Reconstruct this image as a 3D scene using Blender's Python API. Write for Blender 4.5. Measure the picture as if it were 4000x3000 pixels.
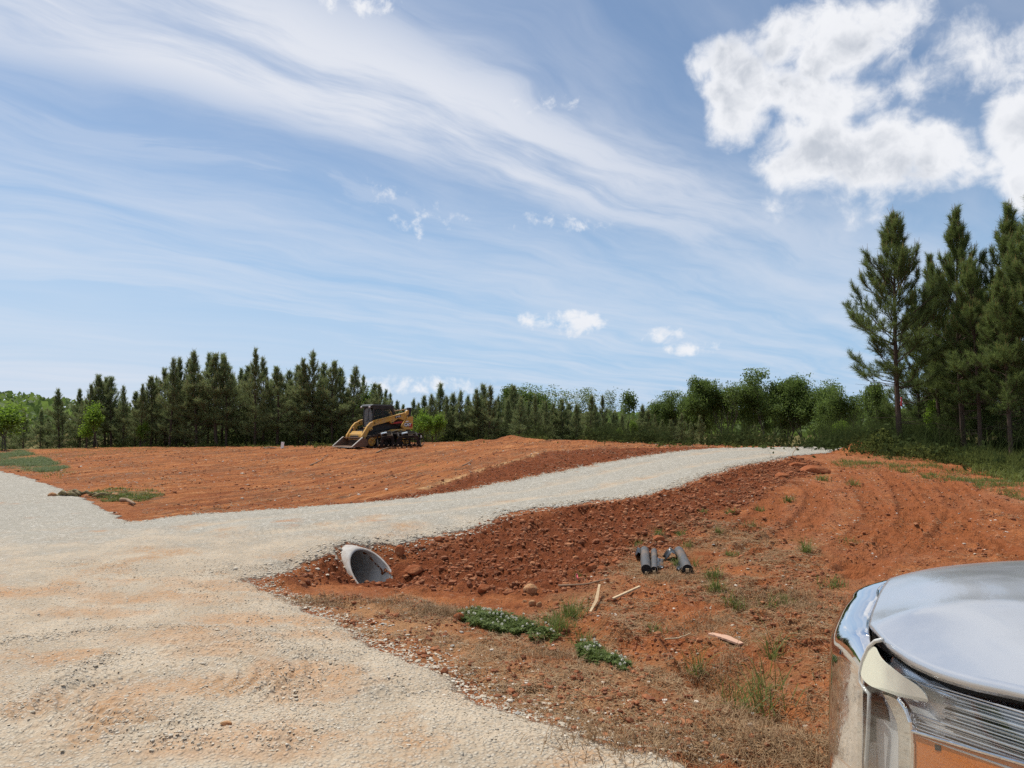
import bpy, bmesh, math, random
import numpy as np
from mathutils import Vector, Matrix

for o in list(bpy.data.objects):
    bpy.data.objects.remove(o)
scene = bpy.context.scene
COL = scene.collection
R = math.radians
HAZE = False

# ------------------------------------------------------------------ camera
F, W0, H0 = 2780.0, 4000.0, 3000.0          # focal length and size of the photograph in its own pixels
CAMZ, HORIZON = 1.75, 1650.0
PITCH = math.atan((HORIZON - H0 / 2) / F)
cam = bpy.data.objects.new("camera", bpy.data.cameras.new("camera"))
COL.objects.link(cam)
cam.location = (0, 0, CAMZ)
cam.rotation_euler = (math.pi / 2 + PITCH, 0, 0)
cam.data.sensor_width = 36.0
cam.data.lens = 36.0 * F / W0
cam.data.clip_start = 0.05
cam.data.clip_end = 20000
scene.camera = cam

# ------------------------------------------------------------------ exposure, sun, sky
scene.view_settings.view_transform = 'Standard'
scene.view_settings.look = 'None'
scene.view_settings.exposure = 0.0
scene.view_settings.gamma = 1.0
scene.view_settings.use_curve_mapping = False
scene.cycles.use_denoising = False
scene.cycles.max_bounces = 8
scene.cycles.diffuse_bounces = 3
scene.cycles.glossy_bounces = 4
scene.cycles.transmission_bounces = 6
scene.cycles.transparent_max_bounces = 8
scene.cycles.caustics_reflective = False
scene.cycles.caustics_refractive = False

SUN_EL, SUN_AZ = 61.0, -42.0                # azimuth clockwise from +Y
sun = bpy.data.objects.new("sun", bpy.data.lights.new("sun", 'SUN'))
COL.objects.link(sun)
sun.data.energy = 4.4
sun.data.angle = R(0.5)
sun.data.color = (1.0, 0.95, 0.87)
_d = Vector((math.sin(R(SUN_AZ)) * math.cos(R(SUN_EL)), math.cos(R(SUN_AZ)) * math.cos(R(SUN_EL)), math.sin(R(SUN_EL))))
sun.rotation_euler = _d.to_track_quat('Z', 'Y').to_euler()


def pixdir(px, py):
    cx, cy = (np.asarray(px, float) - W0 / 2) / F, (H0 / 2 - np.asarray(py, float)) / F
    c, s = math.cos(PITCH), math.sin(PITCH)
    return cx, c - s * cy, s + c * cy        # camera looks along +Y, tilted up by PITCH


def azel(px, py):
    x, y, z = pixdir(px, py)
    return math.degrees(math.atan2(x, y)), math.degrees(math.atan2(z, math.hypot(x, y)))


class NT:
    """small helper to write node graphs as expressions"""
    def __init__(self, tree):
        self.t = tree
        self.n = tree.nodes
        self.l = tree.links

    def new(self, kind, **kw):
        nd = self.n.new(kind)
        for k, v in kw.items():
            setattr(nd, k, v)
        return nd

    def put(self, sock, v):
        if isinstance(v, bpy.types.NodeSocket):
            self.l.new(v, sock)
        elif isinstance(v, (tuple, list)):
            v = tuple(v)
            if len(sock.default_value) == 4 and len(v) == 3:
                v = v + (1.0,)
            sock.default_value = v
        else:
            sock.default_value = v

    def m(self, op, a, b=None, c=None, clamp=False):
        nd = self.new('ShaderNodeMath', operation=op, use_clamp=clamp)
        for i, v in enumerate((a, b, c)):
            if v is not None:
                self.put(nd.inputs[i], v)
        return nd.outputs[0]

    def add(self, a, b): return self.m('ADD', a, b)
    def sub(self, a, b): return self.m('SUBTRACT', a, b)
    def mul(self, a, b): return self.m('MULTIPLY', a, b)
    def mx(self, a, b): return self.m('MAXIMUM', a, b)

    def vec(self, x, y, z=0.0):
        nd = self.new('ShaderNodeCombineXYZ')
        for i, v in enumerate((x, y, z)):
            self.put(nd.inputs[i], v)
        return nd.outputs[0]

    def xyz(self, v):
        nd = self.new('ShaderNodeSeparateXYZ')
        self.put(nd.inputs[0], v)
        return nd.outputs

    def noise(self, v, scale, detail=4.0, rough=0.55, dist=0.0, out=0):
        nd = self.new('ShaderNodeTexNoise')
        nd.noise_dimensions = '3D'
        if v is not None:
            self.put(nd.inputs['Vector'], v)
        nd.inputs['Scale'].default_value = scale
        nd.inputs['Detail'].default_value = detail
        nd.inputs['Roughness'].default_value = rough
        nd.inputs['Distortion'].default_value = dist
        return nd.outputs[out]

    def voro(self, v, scale, feature='F1', out='Distance', rnd=1.0):
        nd = self.new('ShaderNodeTexVoronoi', feature=feature)
        if v is not None:
            self.put(nd.inputs['Vector'], v)
        nd.inputs['Scale'].default_value = scale
        nd.inputs['Randomness'].default_value = rnd
        return nd.outputs[out]

    def ss(self, v, lo, hi, a=0.0, b=1.0):
        nd = self.new('ShaderNodeMapRange', interpolation_type='SMOOTHSTEP')
        self.put(nd.inputs[0], v)
        for i, q in enumerate((lo, hi, a, b)):
            self.put(nd.inputs[i + 1], q)
        return nd.outputs[0]

    def lin(self, v, lo, hi, a=0.0, b=1.0):
        nd = self.new('ShaderNodeMapRange')
        self.put(nd.inputs[0], v)
        for i, q in enumerate((lo, hi, a, b)):
            self.put(nd.inputs[i + 1], q)
        return nd.outputs[0]

    def mix(self, f, a, b, blend='MIX'):
        nd = self.new('ShaderNodeMix', data_type='RGBA', blend_type=blend)
        self.put(nd.inputs[0], f)
        self.put(nd.inputs[6], a)
        self.put(nd.inputs[7], b)
        return nd.outputs[2]

    def vscale(self, v, s):
        nd = self.new('ShaderNodeVectorMath', operation='MULTIPLY')
        self.put(nd.inputs[0], v)
        self.put(nd.inputs[1], s)
        return nd.outputs[0]

    def vadd(self, a, b):
        nd = self.new('ShaderNodeVectorMath', operation='ADD')
        self.put(nd.inputs[0], a)
        self.put(nd.inputs[1], b)
        return nd.outputs[0]


world = bpy.data.worlds.new("World")
scene.world = world
world.use_nodes = True
world.cycles.sampling_method = 'MANUAL'
world.cycles.sample_map_resolution = 512


def build_sky():
    t = world.node_tree
    t.nodes.clear()
    k = NT(t)
    sky = k.new('ShaderNodeTexSky', sky_type='NISHITA')
    sky.sun_disc = False
    sky.sun_elevation = R(SUN_EL)
    sky.sun_rotation = R(SUN_AZ)
    sky.altitude = 250
    sky.air_density = 1.0
    sky.dust_density = 0.6
    sky.ozone_density = 1.6
    g = k.new('ShaderNodeTexCoord').outputs['Generated']
    x, y, z = k.xyz(g)
    az = k.mul(k.m('ARCTAN2', x, y), 180 / math.pi)
    el = k.mul(k.m('ARCSINE', z), 180 / math.pi)
    # high thin cloud on a flat layer: streaks run towards azimuth CIR
    CIR = R(52.0)
    C0, CW = BANDS
    zz = k.add(k.mx(z, 0.0), 0.10)
    qx, qy = k.m('DIVIDE', x, zz), k.m('DIVIDE', y, zz)
    along = k.add(k.mul(qx, math.sin(CIR)), k.mul(qy, math.cos(CIR)))
    across = k.sub(k.mul(qx, math.cos(CIR)), k.mul(qy, math.sin(CIR)))

    def cirpos(px, py):
        dx, dy, dz = pixdir(px, py)
        L = math.sqrt(dx * dx + dy * dy + dz * dz)
        dx, dy, dz = dx / L, dy / L, dz / L
        d = max(dz, 0) + 0.10
        return (dx * math.sin(CIR) + dy * math.cos(CIR)) / d, (dx * math.cos(CIR) - dy * math.sin(CIR)) / d
    wob = k.noise(k.vec(along, across, 0.0), 0.9, 3.0, 0.5)
    ac2 = k.add(across, k.mul(k.sub(wob, 0.5), 0.7))
    fine = k.noise(k.vec(k.mul(along, 0.42), k.mul(ac2, 2.4), 3.7), 1.5, 7.0, 0.58, 0.05)
    feather = k.noise(k.vec(k.mul(along, 1.3), k.mul(ac2, 4.2), 6.2), 1.6, 6.0, 0.60, 0.2)
    broad = k.noise(k.vec(k.mul(along, 0.20), k.mul(ac2, 1.2), 9.1), 0.9, 3.0, 0.55, 0.1)
    veil = k.ss(k.add(k.add(k.mul(fine, 0.42), k.mul(broad, 0.45)), k.mul(feather, 0.22)), 0.40, 0.72)
    veil = k.add(0.15, k.mul(veil, 0.47))
    # clearer, bluer sky up and to the right of the band
    clear = k.mul(k.ss(k.sub(across, C0), 0.15, 0.75), k.ss(el, 6.0, 16.0))
    veil = k.mul(veil, k.sub(1.0, k.mul(clear, 0.50)))
    # one long bright band of it
    e = k.sub(k.add(across, k.mul(k.sub(wob, 0.5), 0.30)), C0)
    band = k.mul(k.ss(e, -CW * .80, -CW * .15), k.ss(e, CW * .25, CW, 1.0, 0.0))
    band = k.mul(band, k.ss(k.add(k.mul(fine, .5), k.mul(feather, .5)), 0.34, 0.58, 0.40, 1.0))
    band = k.mul(band, k.ss(along, 0.7, 3.0, 1.0, 0.50))
    e2 = k.m('ABSOLUTE', k.sub(k.add(across, k.mul(k.sub(wob, 0.5), 0.5)), C0 - 0.52))
    band2 = k.mul(k.ss(e2, 0.0, 0.34, 0.38, 0.0), k.ss(feather, 0.36, 0.62))
    thin = k.mx(k.mx(veil, band), band2)
    low = k.ss(el, 0.0, 19.0, 1.0, 0.0)                 # whiter towards the horizon, most on the left
    left = k.ss(az, -36.0, 14.0, 1.0, 0.30)
    lowm = k.mul(k.mul(low, left), k.ss(k.add(k.mul(broad, .6), k.mul(fine, .4)), 0.3, 0.7, 0.62, 1.0))
    thin = k.mx(thin, k.mul(lowm, 0.90))
    hi_left = k.mul(k.ss(az, -38.0, -16.0, 1.0, 0.0), k.ss(el, 22.0, 34.0, 0.0, 0.60))
    thin = k.mx(thin, hi_left)
    # heaped cloud
    nv = k.vec(k.mul(az, 0.1), k.mul(el, 0.1), 0.0)
    warp = k.noise(nv, 2.2, 3.0, 0.5, 0.0, 1)
    nw = k.vadd(nv, k.vscale(k.vadd(warp, (-0.5, -0.5, -0.5)), (0.25, 0.25, 0.0)))
    n1 = k.noise(nw, 2.3, 8.0, 0.60, 0.0)
    nshift = k.noise(k.vadd(nw, (0.04, 0.14, 0.0)), 1.5, 5.0, 0.52, 0.0)
    n1b = k.noise(nw, 1.5, 5.0, 0.52, 0.0)

    def cum(lst):
        f = None
        for px, py, rx, ry, w in lst:
            a0, e0 = azel(px, py)
            a1, _ = azel(px + rx, py)
            _, e1 = azel(px, py - ry)
            da = k.m('DIVIDE', k.sub(az, a0), abs(a1 - a0))
            de = k.m('DIVIDE', k.sub(el, e0), abs(e1 - e0))
            q = k.mul(k.sub(1.0, k.add(k.mul(da, da), k.mul(de, de))), w)
            f = q if f is None else k.mx(f, q)
        return f
    big = cum([(2860, 260, 170, 170, 1.0), (3060, 150, 240, 130, .9), (3330, 170, 300, 190, 1.05), (2890, 420, 150, 180, .95), (3050, 330, 130, 110, .5),
               (3240, 390, 260, 130, .8), (3180, 590, 270, 190, 1.05), (3420, 620, 320, 190, 1.1), (3650, 600, 210, 140, 1.0), (3560, 710, 220, 100, .5),
               (3970, 500, 170, 190, 1.1), (4060, 660, 200, 150, 1.0), (3830, 650, 160, 90, .6), (3730, 250, 260, 160, .50), (3380, 760, 360, 100, .32), (3950, 200, 220, 160, .40)])
    small = cum([(2262, 1258, 105, 64, 1.1), (2090, 1250, 105, 42, .6), (2590, 1310, 90, 40, .8), (2690, 1360, 120, 34, .8),
                 (1392, 0, 190, 70, .7), (1650, 870, 130, 60, .22), (2130, 405, 120, 40, .20), (1600, 1500, 330, 42, .65), (2200, 870, 190, 40, .25), (1480, 760, 60, 60, .12)])
    nsm = k.noise(nv, 7.0, 8.0, 0.62, 0.25)
    dens = k.add(k.m('MAXIMUM', k.add(big, 0.17), -1.5), k.mul(k.sub(n1, 0.5), 3.5))
    dens2 = k.add(k.m('MAXIMUM', small, -1.5), k.mul(k.sub(nsm, 0.5), 3.4))
    aB = k.mul(k.ss(dens, -0.06, 0.92), 0.97)
    aS = k.mul(k.ss(dens2, 0.05, 1.1), 0.9)
    thick = k.ss(dens, 0.5, 1.5)
    tone = k.ss(k.add(k.mul(k.sub(n1b, nshift), 3.6), k.mul(k.sub(1.0, thick), 0.75)), -0.60, 0.60)
    tone = k.mul(tone, k.lin(n1, .3, .7, .86, 1.0))
    # clouds away from the view, so the sky is whole all round
    other = k.noise(k.vadd(nv, (7.0, 3.0, 2.0)), 1.2, 8.0, 0.6)
    away = k.mul(k.ss(k.m('ABSOLUTE', az), 42.0, 60.0), k.ss(other, 0.52, 0.68))
    away = k.mul(away, k.ss(el, 2.0, 12.0))
    blue = k.mix(k.ss(el, 0.0, 22.0, 0.85, 0.0), k.vscale(sky.outputs[0], SKY_TINT), HOR_COL)
    c1 = k.mix(thin, blue, THIN_COL)
    cumc = k.mix(tone, CUM_DARK, CUM_LIGHT)
    c2 = k.mix(k.mx(k.mx(aB, aS), away), c1, cumc)
    bg = k.new('ShaderNodeBackground')
    k.put(bg.inputs[0], c2)
    bg.inputs[1].default_value = SKY_STR
    out = k.new('ShaderNodeOutputWorld')
    k.l.new(bg.outputs[0], out.inputs[0])


SKY_STR = 0.11
SKY_TINT = (0.74, 0.90, 0.97)
_s = 1.0 / SKY_STR
THIN_COL = (0.75 * _s, 0.785 * _s, 0.865 * _s)
HOR_COL = (0.30 * _s, 0.53 * _s, 0.83 * _s)
CUM_LIGHT = (0.92 * _s, 0.93 * _s, 0.96 * _s)
CUM_DARK = (0.54 * _s, 0.58 * _s, 0.65 * _s)
BANDS = (-1.60, 0.56)
build_sky()

# ------------------------------------------------------------------ noise and terrain (numpy)
def _hash(ix, iy, seed):
    h = (ix.astype(np.int64) * 374761393 + iy.astype(np.int64) * 668265263 + seed * 1442695041) & 0xFFFFFFFF
    h = ((h ^ (h >> 13)) * 1274126177) & 0xFFFFFFFF
    h = (h ^ (h >> 16)) & 0xFFFFFFFF
    return h.astype(np.float64) / 4294967295.0 * 2 * math.pi


def perlin(x, y, seed=0):
    x = np.asarray(x, float); y = np.asarray(y, float)
    ix, iy = np.floor(x), np.floor(y)
    fx, fy = x - ix, y - iy
    u, v = fx * fx * fx * (fx * (fx * 6 - 15) + 10), fy * fy * fy * (fy * (fy * 6 - 15) + 10)

    def gd(ax, ay):
        a = _hash(ix + ax, iy + ay, seed)
        return np.cos(a) * (fx - ax) + np.sin(a) * (fy - ay)
    a, b, c, d = gd(0, 0), gd(1, 0), gd(0, 1), gd(1, 1)
    return (a + u * (b - a)) * (1 - v) + (c + u * (d - c)) * v


def fbm(x, y, octs=4, seed=0, gain=0.5):
    s, a = 0.0, 1.0
    for i in range(octs):
        s = s + a * perlin(x * 2 ** i, y * 2 ** i, seed + i)
        a *= gain
    return s


def sstep(v, lo, hi):
    t = np.clip((np.asarray(v, float) - lo) / (hi - lo), 0, 1)
    return t * t * (3 - 2 * t)


# control points of the land: (photo x, photo y, metres ahead), measured off the photograph, then world points
CP = [(490, 2045, 12.4), (1085, 2250, 8.5), (1338, 2140, 9.9), (1400, 2275, 9.3), (1175, 1989, 14.3), (1510, 1962, 15), (1790, 1925, 16.5),
      (1989, 1884, 18), (2350, 1813, 21), (2531, 1781, 22.5), (2838, 1752, 25.5), (3146, 1757, 26), (3227, 1768, 25), (2893, 1822, 18.5),
      (2712, 1880, 15.5), (2531, 1940, 13.5), (2350, 1962, 12.6), (2079, 1998, 12), (1898, 2061, 11.2), (1718, 2097, 10.7), (1537, 2130, 10.2),
      (150, 1757, 40), (500, 1749, 40), (1000, 1748, 38), (1340, 1746, 36.5), (1640, 1736, 36), (1900, 1727, 37), (2100, 1720, 38), (2350, 1724, 36),
      (2600, 1740, 32), (800, 1900, 19.5), (400, 1900, 19), (1200, 1900, 20), (1200, 1820, 27), (800, 1820, 27), (400, 1820, 27), (1600, 1850, 22),
      (1600, 1795, 28), (1650, 1912, 17), (1870, 1838, 20), (2100, 1775, 24), (2300, 1758, 27), (1870, 1780, 28), (2100, 1746, 32),
      (3227, 1790, 22), (3000, 2000, 11.5), (3000, 1900, 14.5), (3300, 1850, 18), (3600, 1780, 22), (3600, 1900, 15), (3900, 1868, 17), (4000, 1900, 15.2),
      (3900, 2000, 12), (3900, 2150, 9), (3500, 2150, 9), (3000, 2250, 7.5), (2500, 2190, 8.8), (2500, 2240, 8), (2200, 2150, 9.8), (2000, 2200, 9.2),
      (1800, 2250, 8.8), (1600, 2300, 8.3), (2000, 2350, 7.6), (2500, 2400, 6.6), (3000, 2450, 5.8), (3250, 2700, 4.4), (2300, 2500, 6.2),
      (2700, 2600, 5.3), (2950, 2680, 4.8), (1247, 2405, 6.6), (1446, 2522, 5.6), (1898, 2775, 4.35), (2350, 2911, 3.9)]
CW_ = [(0, 0, 0), (-3, 3, 0), (-6, 8, 0), (-2.5, 6, 0), (-10, 15, 0), (-15, 20, 0), (-20, 28, 0), (-8, 12, 0), (1, 2, 0), (2, 0, 0), (-30, 30, 0), (-5, 0, 0),
       (-20, 10, 0), (4, 3, .05), (6, 0, 0), (10, 5, .2), (20, 10, .5), (30, 20, .6), (15, 20, .7), (0, 47, .25), (-15, 47, .1), (-30, 47, .0), (14, 40, .3),
       (0, 62, -1.2), (-30, 62, -1.2), (30, 62, -1.0), (60, 40, 0), (-60, 40, -.5), (-60, 20, -.3), (60, 10, .3), (0, -20, 0), (40, -20, 0), (-40, -20, 0), (22, 32, .4)]
_px, _py, _pd = np.array(CP, float).T
_dx, _dy, _dz = pixdir(_px, _py)
_P = np.vstack([np.stack([_dx / _dy * _pd, _pd, CAMZ + _dz / _dy * _pd], 1), np.array(CW_, float)])


def _phi(r2):
    return 0.5 * r2 * np.log(r2 + 1e-9)


def _tps(P, lam):
    n = len(P)
    d2 = (P[:, None, 0] - P[None, :, 0]) ** 2 + (P[:, None, 1] - P[None, :, 1]) ** 2
    A = np.zeros((n + 3, n + 3))
    A[:n, :n] = _phi(d2) + lam * np.eye(n)
    A[:n, n] = 1; A[:n, n + 1:] = P[:, :2]
    A[n, :n] = 1; A[n + 1:, :n] = P[:, :2].T
    return np.linalg.solve(A, np.concatenate([P[:, 2], np.zeros(3)]))


_WT = _tps(_P, 0.35)


def tps(P, w, x, y):
    x = np.asarray(x, float); y = np.asarray(y, float)
    out = np.empty(x.shape).ravel()
    xf, yf = x.ravel(), y.ravel()
    n = len(P)
    for i in range(0, len(xf), 40000):
        a, b = xf[i:i + 40000], yf[i:i + 40000]
        r2 = (a[:, None] - P[None, :, 0]) ** 2 + (b[:, None] - P[None, :, 1]) ** 2
        out[i:i + 40000] = _phi(r2) @ w[:n] + w[n] + w[n + 1] * a + w[n + 2] * b
    return out.reshape(x.shape)


PIPE = dict(c=np.array([-2.06, 9.62, -0.21]), a=np.array([0.66, -0.75, 0.0]) / math.hypot(0.66, 0.75), r=0.29)


def base_h(x, y):
    r = np.hypot(x, y)
    k = sstep(r, 52, 75)
    xc, yc = np.where(r > 75, x / r * 75, x), np.where(r > 75, y / r * 75, y)
    h = tps(_P, _WT, xc, yc)
    far = -4.6 + 1.2 * fbm(x / 160, y / 160, 3, 5) - 10 * sstep(r, 500, 3000)
    az = np.degrees(np.arctan2(x, y))
    far = far + 11.0 * sstep(r, 240, 420) * np.exp(-((az + 37) / 9.0) ** 2)
    h = h * (1 - k) + far * k
    # hollow in front of the pipe mouth, cover over its back
    c, a = PIPE['c'], PIPE['a']
    s = (x - c[0]) * a[0] + (y - c[1]) * a[1]
    t = (x - c[0]) * -a[1] + (y - c[1]) * a[0]
    hollow = np.exp(-((s - 0.62) / 0.55) ** 4 - (t / 0.36) ** 4)
    h = h * (1 - hollow) + np.minimum(h, -0.30) * hollow
    cover = np.exp(-((s + 0.75) / 0.62) ** 4 - (t / 0.75) ** 4)
    h = h * (1 - cover) + np.maximum(h, 0.10) * cover
    # heaps of spoil beyond the field and at the foot of the tall pine
    for mx_, my_, hh, rr in HEAPS:
        h = h + hh * np.exp(-((x - mx_) ** 2 + (y - my_) ** 2) / rr ** 2)
    return h


HEAPS = []


def in_bore(x, y, z):
    c, a = PIPE['c'], PIPE['a']
    s = (x - c[0]) * a[0] + (y - c[1]) * a[1]
    t = (x - c[0]) * -a[1] + (y - c[1]) * a[0]
    return (np.hypot(t, z - c[2]) < PIPE['r'] * .84) & (s > -1.2) & (s < .15 + .8 * (1 - (z - c[2]) / PIPE['r']) / 2)


_t = np.concatenate([np.linspace(1.5, 12, 700), np.linspace(12.02, 50, 1300), np.linspace(50.3, 90, 130)])


def at(px, py):
    """where the sight line of a photo pixel meets the land"""
    px = np.atleast_1d(np.asarray(px, float)); py = np.atleast_1d(np.asarray(py, float))
    dx, dy, dz = pixdir(px, py)
    X, Y, Z = (dx / dy)[:, None] * _t, np.ones_like(dx)[:, None] * _t, CAMZ + (dz / dy)[:, None] * _t
    below = Z < base_h(X, Y)
    i = np.where(below.any(1), below.argmax(1), len(_t) - 1)
    j = np.arange(len(px))
    return np.stack([X[j, i], Y[j, i]], 1)


def at1(px, py):
    q = at(px, py)[0]
    return float(q[0]), float(q[1])


for (hx, hy, hh, rr) in [(2000, 1722, .26, .9), (1880, 1728, .16, .6), (2080, 1722, .14, .7), (3400, 1772, .30, .7), (3470, 1770, .26, .8), (1275, 2228, .20, .27)]:
    q = at1(hx, hy)
    HEAPS.append((q[0], q[1] + (.5 if hx > 3000 else 0.0), hh, rr))


def seg_dist(x, y, P):
    """distance to a polyline, position along it (m) and signed side"""
    best = np.full(x.shape, 1e9); along = np.zeros(x.shape); side = np.zeros(x.shape)
    acc = 0.0
    for (x0, y0), (x1, y1) in zip(P[:-1], P[1:]):
        L = math.hypot(x1 - x0, y1 - y0) + 1e-9
        ux, uy = (x1 - x0) / L, (y1 - y0) / L
        s = np.clip((x - x0) * ux + (y - y0) * uy, 0, L)
        ex, ey = x - x0 - s * ux, y - y0 - s * uy
        d = np.hypot(ex, ey)
        m = d < best
        best = np.where(m, d, best); along = np.where(m, acc + s, along); side = np.where(m, ux * ey - uy * ex, side)
        acc += L
    return best, along, side


def inside(x, y, P):
    c = np.zeros(x.shape, bool)
    n = len(P)
    for i in range(n):
        x0, y0 = P[i]; x1, y1 = P[(i + 1) % n]
        if y0 == y1:
            continue
        c ^= ((y0 > y) != (y1 > y)) & (x < (x1 - x0) * (y - y0) / (y1 - y0) + x0)
    return c


def sdist(x, y, P):
    Q = list(map(tuple, P)) + [tuple(P[0])]
    d, _, _ = seg_dist(x, y, Q)
    return np.where(inside(x, y, P), d, -d)      # positive inside


def P_(pts):
    a = np.array(pts, float)
    return at(a[:, 0], a[:, 1])


# outline of the gravel: the drive climbing to the right, then the road it leaves
drive_up = P_([(490, 2045), (524, 2043), (760, 2016), (1000, 2000), (1175, 1989), (1510, 1962), (1790, 1925), (1989, 1884), (2170, 1850), (2350, 1813), (2531, 1783), (2712, 1761), (2838, 1753)])
drive_lo = P_([(3074, 1788), (2893, 1822), (2800, 1850), (2712, 1880), (2620, 1914), (2531, 1940), (2440, 1955), (2350, 1962), (2200, 1982), (2079, 1998), (1975, 2012), (1898, 2061), (1718, 2097),
                (1620, 2120), (1537, 2130), (1450, 2150), (1380, 2136), (1338, 2150), (1318, 2190), (1262, 2192), (1180, 2215), (1085, 2251), (976, 2275)])
road_lo = P_([(1049, 2323), (1150, 2362), (1247, 2405), (1330, 2455), (1446, 2522), (1590, 2592), (1718, 2649), (1800, 2710), (1898, 2775), (2030, 2820), (2170, 2857), (2350, 2911), (2622, 2975)])
road_up = P_([(490, 2045), (430, 1998), (330, 1952), (270, 1925), (170, 1890), (90, 1862), (0, 1843)])
far_end = np.array([(10.9, 27.5), (13.2, 30.5), (15.5, 30.0), (12.4, 25.8)])
drive_poly = np.vstack([drive_up, far_end, drive_lo])
_dl = road_up[-1] - road_up[-3]; _dl = _dl / np.hypot(*_dl)
road_poly = np.vstack([drive_lo[-1:], road_lo, np.array([(1.4, 3.1), (2.2, 2.2), (3.4, -1.0), (4.0, -12), (-4, -14), (-14, -4), (-30, 14)]),
                       road_up[-1:] + _dl * 30 + np.array([[-4.0, -6.0]]), road_up[-1:] + _dl * 30, road_up[::-1]])
both_poly = np.vstack([drive_up, far_end, drive_lo, road_poly[1:]])

TRACKS_DIRT = [  # width, tread pitch, depth, way of a rubber track or tyre over the red ground
    (0.42, 0.21, 0.030, P_([(3455, 1835), (3520, 1900), (3560, 1980), (3570, 2040), (3520, 2100), (3440, 2160), (3330, 2250)])),
    (0.40, 0.20, 0.026, P_([(3130, 1880), (3195, 1930), (3190, 1990), (3130, 2060), (3030, 2110), (2930, 2150)])),
    (0.36, 0.20, 0.026, P_([(3560, 1880), (3640, 1970), (3730, 2050), (3860, 2120), (4000, 2190), (4300, 2330)])),
    (0.40, 0.11, 0.018, P_([(3250, 2560), (3130, 2530), (3000, 2600), (2930, 2680)])),
    (0.40, 0.17, 0.020, P_([(3100, 2260), (3000, 2300), (2950, 2380), (3080, 2470), (3250, 2540)])),
    (0.42, 0.20, 0.022, P_([(3300, 1840), (3380, 1920), (3440, 2010), (3390, 2090), (3260, 2170), (3080, 2230)])),
    (0.42, 0.22, 0.020, P_([(3020, 1940), (3000, 2010), (2900, 2080), (2780, 2130), (2700, 2200)])),
    (0.42, 0.24, 0.022, P_([(3700, 1900), (3760, 2000), (3720, 2080), (3600, 2160)])),
    (0.45, 0.24, 0.022, P_([(3600, 1830), (3780, 1930), (3950, 1990), (4200, 2040)])),
]
def resample(P, n):
    seg = np.hypot(*(np.diff(P, axis=0).T)); cs = np.concatenate([[0], np.cumsum(seg)])
    s = np.linspace(0, cs[-1], n)
    return np.column_stack([np.interp(s, cs, P[:, 0]), np.interp(s, cs, P[:, 1])])


drive_mid = (resample(drive_up, 24) + resample(drive_lo[:15][::-1], 24)) / 2
TRACKS_GRAVEL = [
    (0.50, 0.070, 0.009, P_([(120, 2990), (260, 2830), (420, 2660), (600, 2560), (850, 2540)])),
    (0.45, 0.065, 0.008, P_([(640, 2995), (700, 2880), (780, 2800), (1000, 2760), (1180, 2690)])),
    (0.45, 0.075, 0.009, P_([(960, 2990), (1080, 2870), (1150, 2760), (1130, 2640), (980, 2560)])),
    (0.55, 0.09, 0.008, P_([(600, 2420), (820, 2330), (1000, 2300)])),
    (0.50, 0.10, 0.012, P_([(900, 2100), (1100, 2080), (1300, 2060), (1550, 2030)])),
    (0.45, 0.08, 0.010, P_([(200, 2200), (500, 2240), (760, 2310), (980, 2420), (1180, 2520), (1380, 2640), (1560, 2760)])),
]
WINDROWS = [  # low loose ridges of stone pushed up by tyres
    (0.07, 0.035, P_([(0, 2535), (200, 2512), (400, 2482), (560, 2474), (700, 2478), (860, 2484), (980, 2506), (1100, 2545), (1250, 2590), (1400, 2650)])),
    (0.10, 0.030, P_([(0, 2825), (110, 2760), (250, 2680), (330, 2620), (420, 2585)])),
    (0.16, 0.024, P_([(1090, 2690), (1120, 2780), (1150, 2880), (1090, 2960)])),
    (0.18, 0.022, P_([(660, 2840), (700, 2900), (720, 2960)])),
    (0.12, 0.040, P_([(850, 2250), (1000, 2235), (1150, 2195), (1300, 2150)])),
    (0.10, 0.020, P_([(300, 2150), (640, 2150), (900, 2130), (1300, 2090)])),
]
RIDGES_DIRT = [
    (0.14, 0.10, P_([(2270, 2430), (2400, 2480), (2520, 2530), (2640, 2590)])),
    (0.16, 0.07, P_([(1230, 2335), (1320, 2350), (1430, 2360), (1560, 2340)])),
    (0.20, 0.08, P_([(1090, 2290), (1180, 2250), (1260, 2210), (1310, 2230)])),
    (0.30, 0.09, P_([(1950, 2050), (2100, 2030), (2400, 1990), (2700, 1915), (2900, 1850), (3120, 1800)])),
    (0.12, 0.05, P_([(3060, 1862), (3120, 1830), (3210, 1815)])),
]
GULLY = [(0.20, 0.16, P_([(2700, 2580), (2780, 2640), (2880, 2690), (3050, 2760), (3200, 2800)]))]
loose_poly = P_([(1100, 2265), (1300, 2180), (1560, 2150), (1720, 2110), (1920, 2040), (2100, 2012), (2350, 1975), (2550, 1948), (2720, 1890), (2900, 1830), (3120, 1795), (3210, 1812),
                 (3200, 1850), (3080, 1880), (2950, 1960), (2800, 2060), (2620, 2130), (2430, 2200), (2330, 2300), (2050, 2330), (1850, 2320), (1600, 2300), (1350, 2280), (1200, 2300)])
bank_poly = P_([(1180, 1985), (1500, 1945), (1640, 1915), (1800, 1862), (1980, 1806), (2110, 1772), (2300, 1757), (2560, 1752), (2800, 1750), (2712, 1760), (2531, 1782), (2350, 1812), (1989, 1882), (1790, 1923), (1510, 1960)])
ridge_pale = P_([(1655, 1906), (1760, 1874), (1870, 1840), (1990, 1805), (2060, 1788), (2110, 1770)])
grass_poly = P_([(0, 1750), (90, 1752), (130, 1772), (180, 1800), (240, 1830), (250, 1850), (120, 1845), (0, 1828)])
patch_poly = P_([(350, 1930), (420, 1915), (600, 1915), (640, 1935), (560, 1960), (400, 1962)])
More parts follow.
